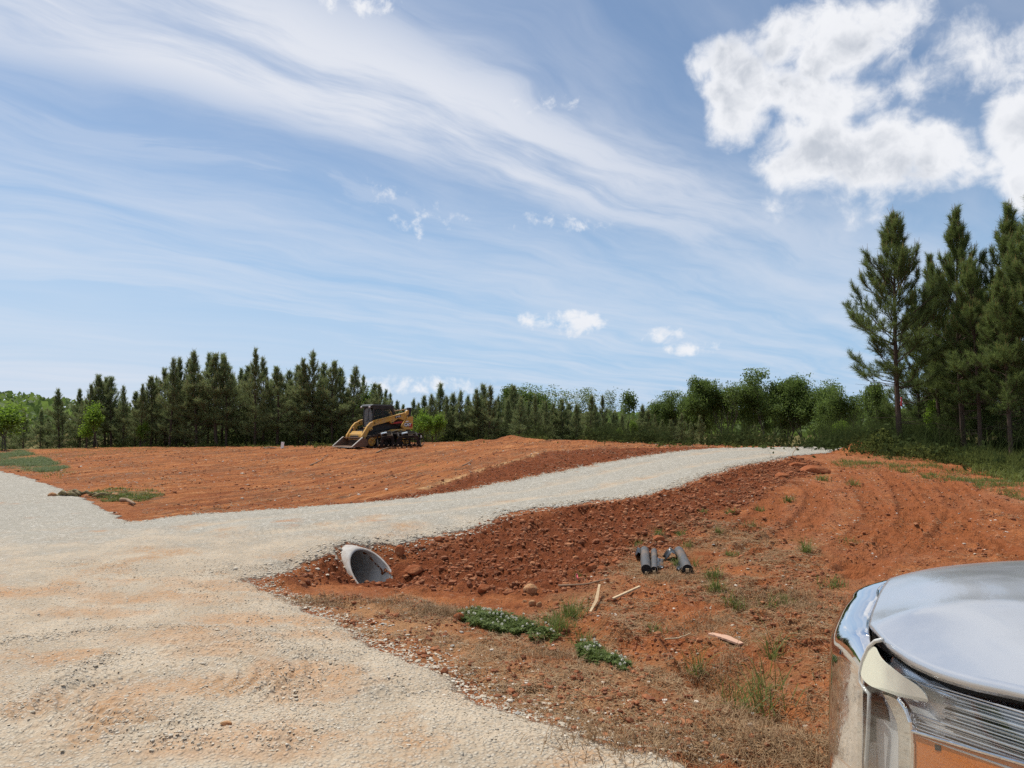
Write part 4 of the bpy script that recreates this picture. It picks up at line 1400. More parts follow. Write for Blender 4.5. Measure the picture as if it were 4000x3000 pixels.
stick('wooden_lath', [(2395, 2350, .01), (2500, 2308, .03)], 0, M_WOOD, 'pale straight wooden lath lying in front of the fabric rolls', 'lath', flat=(.026, .016, 0))
stick('bark_strip', [(2306, 2396, .0), (2330, 2365, .02), (2342, 2326, .09)], 0, M_WOOD, 'tan curved strip of split wood tilted up from the ditch bank', 'wood strip', flat=(.034, .007, .5))
stick('dry_stick', [(2182, 2300, .0), (2280, 2296, .02), (2378, 2288, .03)], .010, M_BARK_STICK, 'long thin grey stick lying flat beside the pink flag', 'stick')
stick('dry_stick', [(2598, 2522, .0), (2650, 2508, .01), (2700, 2494, .02)], .007, M_WOOD, 'short pale straw coloured stick on the near clay left of the slab', 'stick')
stick('broken_slab', [(2774, 2484, .0), (2830, 2500, .0), (2896, 2518, .0)], 0, M_SLAB, 'pale pink broken flat slab lying on the near red clay', 'slab', flat=(.085, .014, .5), lift=.008)
stick('dry_root', [(1211, 1821, .0), (1250, 1806, .03), (1282, 1781, .05)], .022, M_BARK_STICK, 'thin pale root on the graded field below the rusty bucket', 'root')
stick('dry_root', [(1471, 1769, .0), (1494, 1762, .04), (1520, 1753, .03), (1545, 1751, .02)], .03, M_BARK_STICK, 'crooked brown root on the field right in front of the grapple', 'root')
stick('dry_root', [(1807, 1823, .0), (1830, 1816, .03), (1849, 1802, .06)], .022, M_BARK_STICK, 'bent root on the pale ridge above the gravel drive', 'root')
stick('tree_branch', [(472, 1964, .04), (498, 1966, .06), (526, 1978, .03)], .045, M_BARK_STICK, 'grey fallen branch at the corner of road and drive', 'branch')
stick('bent_reed', [(3094, 1800, .0), (3098, 1799, .18), (3106, 1799, .30), (3120, 1799, .36)], .011, M_TAN, 'thin tan reed bending over at the edge of the gravel drive', 'reed', lift=0)


def ribbon(name, base, h, w, mat, label, cat, tilt=0.0, stake=None):
    p = ground_pt(*base)
    t = thing(name, label, cat, p)
    if stake:
        s = MB(); s.box((0, 0, stake[0] / 2 - .05), (stake[1], stake[1] * .5, stake[0] + .1)); s.build('stake', M_WOOD, t)
    rows = []
    for i in range(7):
        q = i / 6
        z = h - q * w * 1.6
        rows.append([(-w * .1 + tilt * q * w, .03 * math.sin(q * 5), z), (w * .5 + tilt * q * w + .1 * w * math.sin(q * 7), .03 * math.cos(q * 4), z + .1 * w)])
    f = MB(); f.grid(rows); f.build('ribbon', mat, t, smooth=True, solid=.003)
    return t


ribbon('survey_stake', (390, 1746), .95, .26, M_ORANGE, 'survey stake with an orange ribbon in front of the bright green sapling', 'stake', -.5, (.95, .05))
ribbon('marker_flag', (3427, 1772), .14, .07, M_ORANGE, 'small orange marker flag at the foot of the tall lone pine', 'flag', .1, (.15, .012))
ribbon('marker_flag', (3418, 1797), .04, .06, M_PINK, 'scrap of pink flagging lying on clay below the orange flag', 'flag', .8)
ribbon('marker_flag', (2249, 2276), .07, .035, M_PINK, 'tiny pink flag stuck in loose soil left of the fabric rolls', 'flag', .5, (.07, .006))


def white_board():
    p = ground_pt(1103, 1752)
    t = thing('survey_board', 'short white board standing on the crest left of the rusty bucket', 'board', p)
    b = MB(); b.box((0, 0, .15), (.15, .025, .36), Matrix.Rotation(R(6), 3, 'Y')); b.build('upright_board', M_WHITE, t)
    b = MB(); b.box((.16, .0, .03), (.28, .07, .03), Matrix.Rotation(R(-8), 3, 'Y')); b.build('foot_board', M_WOOD, t)
    b = MB(); b.tube([(-.35, .1, .02), (-.7, .0, .05), (-1.0, .05, .02)], .035, 6); b.build('broken_stick', M_BARK_STICK, t)


white_board()

ROCKS = [  # photo x, y, half sizes, material, label
    (1616, 2238, (.13, .09, .075), M_CLAY, 'largest smooth red clod just right of the culvert mouth'),
    (1562, 2168, (.075, .06, .085), M_CLAY, 'upright red clod on the gravel toe above the culvert'),
    (1711, 2116, (.07, .05, .05), M_CLAY, 'dark red clod at the edge of the gravel drive'),
    (1893, 2318, (.075, .06, .065), M_CLAY, 'round dark clod above the clover patch'),
    (2072, 2318, (.085, .06, .065), M_STONE, 'big brown rock with a shadowed face behind the tan stones'),
    (2080, 2366, (.042, .035, .045), M_STONE, 'left tan stone of a pair above the clover'),
    (2106, 2368, (.030, .03, .040), M_STONE, 'right and smaller tan stone of a pair above the clover'),
    (2049, 2352, (.025, .02, .022), M_STONE, 'little stone left of the two tan stones'),
    (2575, 2122, (.095, .06, .05), M_CLAY, 'wide red clod behind the thin middle fabric roll'),
    (2872, 2010, (.10, .06, .05), M_CLAY, 'flat red clod alone on the slope above the rolls'),
    (2312, 2236, (.075, .05, .055), M_CLAY, 'left red clod of a pair beside the left fabric roll'),
    (2352, 2238, (.07, .05, .045), M_CLAY, 'right red clod of a pair beside the left fabric roll'),
    (3178, 1848, (.42, .22, .14), M_CLAY, 'wide dark clay lump at the top of the bank by the drive end'),
    (3058, 1868, (.20, .12, .10), M_CLAY, 'dark clod on the bank below the bent reed'),
    (3115, 1832, (.26, .14, .08), M_CLAY, 'flat clay lump just below the bent reed'),
    (1790, 2420, (.06, .045, .045), M_CLAY, 'mossy brown clod at the left end of the clover'),
    (2405, 2200, (.05, .04, .035), M_CLAY, 'small clod upslope left of the rolls'),
    (883, 2860, (.035, .022, .014), M_STONE, 'single flat grey stone on the near gravel road'),
]
_rg = np.random.default_rng(5)
for (px, py, s, mt, lb) in ROCKS:
    p = ground_pt(px, py)
    o = rock_mesh(_rg, s, mt, 'clay_clod' if mt is M_CLAY else 'stone')
    o.location = p + Vector((0, 0, s[2] * .45)); o.rotation_euler = (0, 0, float(_rg.uniform(-.5, .5)))
    tag(o, lb, 'clod' if mt is M_CLAY else 'stone')


def brush_pile():
    p = ground_pt(310, 1942)
    t = thing('log_pile', 'small heap of rotten logs and stones where the field meets the road', 'log pile', p)
    rng = np.random.default_rng(8)
    for i in range(9):
        a = rng.uniform(-.9, .9); L = rng.uniform(.10, .24); x, y, z = rng.uniform(-.55, .6), rng.uniform(-.15, .2), rng.uniform(.0, .09)
        m = MB(); m.tube([(x - L * math.cos(a), y - L * math.sin(a), z), (x, y, z + .05), (x + L * math.cos(a), y + L * math.sin(a), z - .01)], [.03, .045, .025], 8)
        m.build('log', M_LOG, t, smooth=True)
    for i in range(4):
        o = rock_mesh(rng, (.10, .08, .07), M_STONE, 'stone'); o.parent = t
        o.location = (rng.uniform(-.7, .9), rng.uniform(-.25, .1), .04)


brush_pile()


# ------------------------------------------------------------------ pickup truck beside the camera
def build_truck():
    t = thing('pickup_truck', 'silver pickup truck with chrome grille edge and amber side marker at the right corner', 'truck', (2.0, 0.4, 0.0))
    off = Vector((2.0, .4, .02))
    CX = 0.0

    def true(p):
        """measured with a level camera: put the point where the tilted camera sees it"""
        x, y, z = map(float, p)
        ye = max(y, 1.35)
        cy = -(HORIZON - H0 / 2) / F - (CAMZ - z) / ye
        c, s = math.cos(PITCH), math.sin(PITCH)
        q = 1 / (c - s * cy)
        k_ = q if x < 1.6 else 1 + (q - 1) * max(2.0 - x, 0) / .4
        return x * k_, y, CAMZ + (s + c * cy) * q * ye

    def part(mb, name, mat, parent=t, both=True, **kw):
        if kw.pop('fix', False):
            def both_sides(p):
                if p[0] <= 2.0:
                    return true(p)
                q = true((4 - p[0], p[1], p[2]))
                return 4 - q[0], q[1], q[2]
            mb.v = [both_sides(p) for p in mb.v]
        mb.v = [tuple(Vector(p) - off) for p in mb.v]
        if kw.pop('split', False):
            for q in mb.pieces():
                q.build(name, mat, parent, **kw)
                if both:
                    q.mirror(CX).build(name, mat, parent, **kw)
            return None, None
        o = mb.build(name, mat, parent, **kw)
        if both:
            return o, mb.mirror(CX).build(name, mat, parent, **kw)
        return o, None
    tipF = [(1.06, 2.09, 1.150), (1.15, 2.25, 1.152), (1.205, 2.335, 1.160), (1.26, 2.42, 1.169), (1.384, 2.60, 1.177), (1.66, 2.75, 1.19), (2.0, 2.81, 1.20)]
    edge = [(1.06, 2.09, 1.15), (1.026, 1.927, 1.146), (1.012, 1.80, 1.15), (1.012, 1.68, 1.16), (1.022, 1.576, 1.176), (1.045, 1.453, 1.20), (1.05, .9, 1.25), (1.05, .2, 1.28)]
    cre = [(1.14, 2.03, 1.197), (1.235, 2.03, 1.220), (1.32, 2.0, 1.238), (1.397, 1.94, 1.252), (1.5, 1.6, 1.275), (1.55, .9, 1.315), (1.56, .2, 1.345)]
    top = [(1.35, 2.3, 1.222), (1.6, 2.45, 1.235), (2.0, 2.5, 1.25), (2.0, 1.5, 1.30), (2.0, .2, 1.36), (1.75, 2.0, 1.268), (1.2, 1.6, 1.235), (1.2, .9, 1.285), (1.2, .2, 1.32)]
    Q = np.array(tipF + edge[1:] + cre + top)
    Q = np.vstack([Q, Q[Q[:, 0] < 1.99] * [-1, 1, 1] + [4, 0, 0]])
    w = _tps(Q, 0.0006)

    def interp(P, n, key):
        P = np.array(P); k = P[:, key]
        return P, k
    E = np.array(edge); Fr = np.array(tipF)
    rows = []
    ss = np.linspace(0, 1, 46) ** 1.25
    tt = np.linspace(0, 1, 34)
    fs = np.concatenate([[0], np.cumsum(np.hypot(np.diff(Fr[:, 0]), np.diff(Fr[:, 1])))]); fs /= fs[-1]
    cp = [(c[0], c[1]) for c in cre]
    for s in ss:
        rw = []
        yE = 2.09 + (.2 - 2.09) * s
        xE = np.interp(-yE, -E[:, 1], E[:, 0])
        for q in tt:
            fx, fy = np.interp(q, fs, Fr[:, 0]), np.interp(q, fs, Fr[:, 1])
            x = 2 - (2 - xE) * (2 - fx) / (2 - 1.06)
            y = fy + (.2 - fy) * s
            rw.append((x, y))
        rows.append(rw)
    XY = np.array(rows)
    Zh = tps(Q, w, XY[..., 0], XY[..., 1])
    dcr, _, sd = seg_dist(XY[..., 0], XY[..., 1], [(1.07, 2.07)] + cp)
    de = np.maximum(XY[..., 0] - np.interp(-XY[..., 1], -E[:, 1], E[:, 0]), 0)
    de = np.minimum(de, seg_dist(XY[..., 0], XY[..., 1], [(p[0], p[1]) for p in tipF])[0])
    Zh = Zh + .006 * np.exp(-dcr / .03) + .006 * (1 - np.exp(-de / .06))
    nr_, nc_ = Zh.shape
    full = []
    for i in range(nr_):
        L = [(XY[i, j, 0], XY[i, j, 1], Zh[i, j]) for j in range(nc_)]
        full.append(L + [(4 - p[0], p[1], p[2]) for p in L[-2::-1]])
    m = MB(); m.grid(full)
    part(m, 'hood', M_SILVER, both=False, fix=True, smooth=True, solid=.022)
    # chrome surround: rolls from the hood's front edge over to the upright face
    Cc = [(1.012, 2.058), (1.007, 2.13), (1.009, 2.22), (1.030, 2.31), (1.122, 2.475), (1.22, 2.60), (1.325, 2.71), (1.65, 2.87), (2.0, 2.93)]
    Zc = [.99, 1.0, 1.01, 1.03, 1.05, 1.085, 1.11, 1.125, 1.135]
    Ic = [(1.048, 2.060, 1.108), (1.050, 2.085, 1.135), (1.060, 2.110, 1.148), (1.140, 2.258, 1.151), (1.197, 2.345, 1.159), (1.252, 2.43, 1.167), (1.376, 2.612, 1.175), (1.655, 2.76, 1.188), (2.0, 2.82, 1.198)]

    def dense(P, n=6):
        P = np.array(P); out = []
        N = len(P)
        for i in range(N - 1):
            p0, p1, p2, p3 = P[max(i - 1, 0)], P[i], P[i + 1], P[min(i + 2, N - 1)]
            for q in range(n):
                u = q / n
                out.append(.5 * (2 * p1 + (p2 - p0) * u + (2 * p0 - 5 * p1 + 4 * p2 - p3) * u * u + (3 * p1 - p0 - 3 * p2 + p3) * u ** 3))
        out.append(P[-1])
        return np.array(out)
    C2, I2 = dense(Cc), dense(Ic)
    Z2 = dense([(q, 0.0) for q in Zc])[:, 0]
    rows = []
    for v in np.linspace(0, 1, 14):
        a = v * math.pi / 2
        xy = I2[:, :2] + (C2 - I2[:, :2]) * math.sin(a)
        z = Z2 + (I2[:, 2] - Z2) * math.cos(a) ** .85
        rows.append([(p[0], p[1], zz) for p, zz in zip(xy, z)])
    for z in (.96, .85, .75, .60):
        rows.append([(p[0] - .012 * (1 - z), p[1], max(z, .60 + .34 * min(max(i - 20, 0) / 6, 1))) for i, p in enumerate(C2)])
    m = MB(); m.grid(rows)
    part(m, 'grille_surround', M_CHROME, fix=True, smooth=True, solid=.006)
    gr = MB()
    for i in range(7):
        z = .94 - i * .055
        gr.tube([(1.24, 2.60, z), (1.4, 2.69, z), (1.66, 2.79, z), (2.0, 2.845, z)], .012, 6)
    for x, y in ((1.5, 2.70), (1.8, 2.79), (2.0, 2.82)):
        gr.tube([(x, y, .97), (x, y, .58)], .010, 6)
    part(gr, 'grille_bar', M_CHROME, fix=True, split=True)
    bk = MB(); bk.prism([(1.2, 2.52), (1.4, 2.62), (1.66, 2.72), (2.0, 2.77), (2.0, 2.70), (1.2, 2.40)], .5, 1.12, 'Z'); part(bk, 'radiator_screen', M_DARKTRIM, fix=True)
    # headlight
    X0 = 1.0

    def sd_(px, py, x):
        x = x - .022
        dx, dy, dz = pixdir(px, py)
        D = x / float(dx)
        return Vector((x, float(dy) * D, CAMZ + float(dz) * D + .02))

    def crop(cx, cy, x):
        return sd_(3100 + cx * .54249, 2100 + cy * .54249, x)

    def patch(pts, x, thick=.010):
        P = [crop(a, b, x) for a, b in pts]
        m = MB(); n = len(P)
        m.poly(P + [p + Vector((thick, 0, 0)) for p in P], [tuple(range(n)), tuple(range(2 * n - 1, n - 1, -1))] + [(i, n + i, n + (i + 1) % n, (i + 1) % n) for i in range(n)])
        return m
    T = dense([(1.052, 2.056, 1.112), (1.030, 1.95, 1.112), (1.020, 1.80, 1.118), (1.018, 1.68, 1.130), (1.030, 1.55, 1.155), (1.040, 1.44, 1.182), (1.046, 1.30, 1.21)])
    rows = []
    for v in np.linspace(0, 1, 14):
        rw = []
        for i, p in enumerate(T):
            s = i / (len(T) - 1)
            wq = math.sin(min(v * 2.6, 1) * math.pi / 2)
            x = p[0] * (1 - wq) + 1.004 * wq - .004 * math.sin(v * math.pi)
            yy = p[1] - .0 * v + (.006 * math.sin(v * math.pi) if s < .2 else 0)
            rw.append((x, yy, p[2] - v * (p[2] - .66)))
        rows.append(rw)
    hsg = MB(); hsg.grid([[(q[0] + .060, q[1], q[2] - .006) for q in rw] for rw in rows])
    ho, ho2 = part(hsg, 'headlight', M_REFLECT, fix=True, smooth=True, solid=.006)
    ln = MB(); ln.grid(rows)
    l1, l2 = part(ln, 'lens', M_LENS, fix=True, parent=ho, both=False, smooth=True)
    mm = MB(); mm.v = [(-p[0], p[1], p[2]) for p in ln.v]; mm.f = [tuple(reversed(f)) for f in ln.f]; mm.build('lens', M_LENS, ho2, smooth=True)
    cq = [(505, 860), (548, 800), (585, 790), (640, 880), (770, 985), (900, 1075), (968, 1170), (925, 1178), (760, 1142), (640, 1102), (545, 1062), (488, 1000), (484, 920)]
    cr = patch([tuple(q) for q in dense(cq + [cq[0]], 6)[:-1]], 1.014, .002)
    part(cr, 'light_guide', M_CREAM, parent=ho, both=False)
    rm_ = MB(); rm_.tube([crop(a, b, 1.016) for a, b in ((640, 735), (590, 745), (540, 790), (500, 880), (478, 970), (482, 1040), (515, 1095), (545, 1125), (543, 1250), (536, 1400), (524, 1600), (515, 1800))], .0055, 8)
    part(rm_, 'lens_rim', M_RIM, parent=ho, both=False, smooth=True)
    rb = MB()
    for i in range(17):                                    # stacked bright ribs fanning back along the side
        q = i / 16
        za, zb = 1.098 - .143 * q, 1.182 - .122 * q
        ya = 1.97 if q < .45 else 1.885 - .02 * q
        if .1 < q < .62:
            ya = 1.82 - .12 * (1 - abs(q - .3))
        pts = []
        for s in np.linspace(0, 1, 9):
            y = ya + (1.28 - ya) * s
            k_ = (1.885 - y) / (1.885 - 1.446)
            pts.append((1.036 + .004 * (i % 2), y, za + (zb - za) * k_))
        rb.tube(pts, (.0022, .0034, .0018)[i % 3], 6)
    part(rb, 'reflector_rib', M_RIB, fix=True, parent=ho, both=False, smooth=True, split=True)
    dk = MB()
    for i in range(0, 12, 2):
        q = (i + .5) / 12
        za, zb = 1.098 - .143 * q, 1.182 - .122 * q
        dk.tube([(1.048, 1.72, za + (zb - za) * .38), (1.048, 1.28, za + (zb - za) * 1.38)], .0035, 5)
    part(dk, 'dark_groove', M_DARKTRIM, fix=True, parent=ho, both=False, split=True)
    tr = patch([(620, 1105), (680, 1120), (745, 1150), (800, 1230), (835, 1330), (845, 1450), (845, 1800), (745, 1800), (748, 1450), (735, 1340), (700, 1250), (660, 1170)], 1.020, .02)
    part(tr, 'bright_trim', M_CHROME, parent=ho, both=False, bevel=.006)
    rc = patch([(548, 1115), (630, 1150), (675, 1240), (700, 1340), (695, 1485), (530, 1452)], 1.052)
    part(rc, 'projector_recess', M_TINT, parent=ho, both=False)
    lo = patch([(530, 1456), (695, 1490), (690, 1800), (500, 1800)], 1.050)
    part(lo, 'lower_reflector', M_REFLECT, parent=ho, both=False, bevel=.004)
    am = patch([(850, 1398), (1250, 1518), (1659, 1636), (1900, 1700), (1900, 2300), (836, 2300)], 1.030, .012)
    ao, _ = part(am, 'side_marker', M_AMBER, parent=ho, both=False, bevel=.004)
    mk = patch([(1015, 1488), (1058, 1500), (1058, 1535), (1018, 1530)], 1.0285, .001)
    part(mk, 'moulded_mark', M_DARKTRIM, parent=ao, both=False)
    af = MB(); P = [crop(850, 1392, 1.026), crop(1250, 1512, 1.026), crop(1659, 1630, 1.026), crop(1900, 1694, 1.026)]; af.tube(P, .004, 6); af.tube([crop(868, 1480, 1.028), crop(862, 2300, 1.028)], .002, 5)
    part(af, 'marker_frame', M_CHROME, parent=ho, both=False, split=True)
    pk = patch([(560, 745), (562, 648), (640, 712), (740, 808), (900, 925), (1100, 1020), (1400, 1090), (1700, 1150), (1700, 1210), (1400, 1160), (1100, 1080), (900, 990), (700, 850)], 1.075, .02)
    part(pk, 'shut_gap', M_DARKTRIM)
    # the rest of the truck, out of the picture
    fd = MB()
    fd.prism([(2.04, .64), (1.30, .66), (1.30, 1.19), (.9, 1.23), (-.55, 1.27), (-.55, .42), (.12, .42), (.2, .72), (.45, .95), (.75, 1.02), (1.05, .95), (1.30, .66), (1.38, .42), (2.04, .42)], 1.03, 1.10, 'X')
    part(fd, 'front_fender', M_SILVER, bevel=.01)
    bp = MB(); bp.prism([(1.06, 2.2), (1.14, 2.5), (1.4, 2.85), (2.0, 2.98), (2.0, 2.7), (1.3, 2.5), (1.1, 2.0), (1.06, 2.0)], .30, .46, 'Z'); part(bp, 'front_bumper', M_CHROME, bevel=.02)
    for (wy) in (.75, -2.9):
        wl = MB()
        pr = [(.0, .02), (.08, .03), (.20, .0), (.235, .03), (.26, .045), (.36, .04), (.40, .0), (.40, -.2), (.36, -.24), (.0, -.24)]
        wl.grid([[(1.03 - d, wy + r_ * math.cos(a), .40 + r_ * math.sin(a)) for a in [2 * math.pi * i / 36 for i in range(36)]] for r_, d in pr], close=True)
        wa, wb = part(wl, 'wheel', M_RUBBER, smooth=False)
        rm = MB()
        for i in range(6):
            a = 2 * math.pi * i / 6
            rm.box((.985, wy + .12 * math.cos(a), .40 + .12 * math.sin(a)), (.02, .05, .20), Matrix.Rotation(a - math.pi / 2, 3, 'X'))
        rm.tube([(.99, wy, .40), (.975, wy, .40)], .07, 14)
        part(rm, 'rim', M_CHROME, parent=wa, both=False)
    body = MB(); body.prism([(1.05, 1.24), (1.05, .42), (2.95, .42), (2.95, 1.24)], -3.9, -.55, 'Y')
    body.prism([(1.12, .45), (2.88, .45), (2.88, 1.0), (1.12, 1.0)], -.6, 2.5, 'Y')
    part(body, 'body', M_SILVER, both=False, bevel=.03)
    cb = MB(); cb.prism([(.25, 1.26), (-.45, 1.86), (-.8, 1.92), (-2.1, 1.90), (-2.4, 1.26)], 1.13, 2.87, 'X')
    part(cb, 'cab', M_SILVER, both=False, bevel=.05)
    gs = MB(); gs.prism([(-.05, 1.30), (-.48, 1.78), (-1.2, 1.82), (-1.2, 1.30)], 1.118, 1.126, 'X'); gs.prism([(-1.3, 1.30), (-1.3, 1.82), (-2.0, 1.80), (-2.2, 1.30)], 1.118, 1.126, 'X')
    part(gs, 'side_window', M_TINT, split=True)
    ws = MB(); P = [(1.22, .235, 1.30), (2.78, .235, 1.30), (2.70, -.425, 1.86), (1.30, -.425, 1.86)]; ws.poly(P, [(0, 1, 2, 3)])
    part(ws, 'windscreen', M_TINT, both=False, solid=.004)
    mr = MB(); mr.box((.98, -.05, 1.40), (.22, .10, .26)); part(mr, 'door_mirror', M_SILVER, bevel=.03)


build_truck()

# ------------------------------------------------------------------ trees
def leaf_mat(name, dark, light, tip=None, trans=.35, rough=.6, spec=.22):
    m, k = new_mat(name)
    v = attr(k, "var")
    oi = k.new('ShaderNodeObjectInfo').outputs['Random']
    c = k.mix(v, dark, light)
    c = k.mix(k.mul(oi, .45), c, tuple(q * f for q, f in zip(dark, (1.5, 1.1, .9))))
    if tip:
        c = k.mix(k.m('GREATER_THAN', v, 1.5), c, tip)
    d = k.new('ShaderNodeBsdfPrincipled'); k.put(d.inputs['Base Color'], c); d.inputs['Roughness'].default_value = rough; d.inputs['Specular IOR Level'].default_value = spec
    t = k.new('ShaderNodeBsdfTranslucent'); k.put(t.inputs[0], k.mix(.5, c, tuple(min(1, q * 1.5) for q in light)))
    mx = k.new('ShaderNodeMixShader'); mx.inputs[0].default_value = trans
    k.l.new(d.outputs[0], mx.inputs[1]); k.l.new(t.outputs[0], mx.inputs[2])
    o = k.new('ShaderNodeOutputMaterial'); k.l.new(mx.outputs[0], o.inputs[0])
    return m


M_PINE = leaf_mat("pine_needles", (0.090, 0.130, 0.060), (0.26, 0.315, 0.125), (0.36, 0.28, 0.15), .35)  # both tones lifted: the haze over the distant pines is put into the colour
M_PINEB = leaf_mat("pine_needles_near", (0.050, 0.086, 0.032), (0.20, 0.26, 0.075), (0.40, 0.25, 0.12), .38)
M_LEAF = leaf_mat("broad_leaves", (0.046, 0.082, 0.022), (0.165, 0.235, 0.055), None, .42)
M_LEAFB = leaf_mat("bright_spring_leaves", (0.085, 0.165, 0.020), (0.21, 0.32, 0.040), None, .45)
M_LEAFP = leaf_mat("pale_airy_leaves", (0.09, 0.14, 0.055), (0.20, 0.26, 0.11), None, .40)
M_GRASS = leaf_mat("green_grass", (0.07, 0.105, 0.022), (0.20, 0.235, 0.06), None, .3)
M_GRASSB = leaf_mat("blue_green_grass", (0.095, 0.145, 0.070), (0.21, 0.27, 0.115), None, .3)
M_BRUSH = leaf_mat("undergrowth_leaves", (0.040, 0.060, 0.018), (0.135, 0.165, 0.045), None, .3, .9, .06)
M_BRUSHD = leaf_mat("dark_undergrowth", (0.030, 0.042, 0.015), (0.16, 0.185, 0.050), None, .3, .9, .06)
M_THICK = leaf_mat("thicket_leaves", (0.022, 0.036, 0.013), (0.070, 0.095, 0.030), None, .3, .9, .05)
M_STRAW = leaf_mat("dry_straw", (0.17, 0.105, 0.052), (0.50, 0.35, 0.185), None, .1)
M_CLOVER = leaf_mat("clover_leaves", (0.055, 0.090, 0.018), (0.16, 0.205, 0.048), (0.92, 0.88, 0.78), .3)
M_TRUNK = paint("pine_bark", (0.085, 0.060, 0.045), .95, spec=.1, dirt=(.14, .10, .08), bscale=.02)
M_TRUNK2 = paint("grey_bark", (0.10, 0.088, 0.072), .95, spec=.1, dirt=(.18, .16, .13), bscale=.02)


class Arr:
    """triangles gathered in numpy, with one value per vertex"""
    def __init__(self):
        self.v, self.a = [], []

    def tris(self, A, B, C, var):
        self.v.append(np.stack([A, B, C], 1).reshape(-1, 3))
        self.a.append(np.repeat(var, 3))

    def quads(self, A, B, C, D, var):
        self.tris(A, B, C, var); self.tris(A, C, D, var)

    def build(self, name, mat, parent=None):
        V = np.concatenate(self.v); a = np.concatenate(self.a)
        return mesh_np(name, V, np.arange(len(V)).reshape(-1, 3), mat, parent, attrs={'var': a})


def unit(v):
    return v / (np.linalg.norm(v, axis=-1, keepdims=True) + 1e-9)


def tuft(arr, rng, p, d, L, n, width, spread, var):
    """needles round the end of a twig"""
    d = unit(np.asarray(d, float))
    r = rng.normal(size=(n, 3))
    r = unit(r - (r @ d)[:, None] * d)
    ang = rng.uniform(spread[0], spread[1], n)
    nd = d * np.cos(ang)[:, None] + r * np.sin(ang)[:, None]
    base = p - d * rng.uniform(0, L * 1.1, n)[:, None]
    ll = L * rng.uniform(.7, 1.15, n)
    w = unit(np.cross(nd, rng.normal(size=(n, 3)))) * width
    arr.tris(base - w, base + w, base + nd * ll[:, None], np.clip(var + rng.uniform(-.25, .25, n), 0, 1))


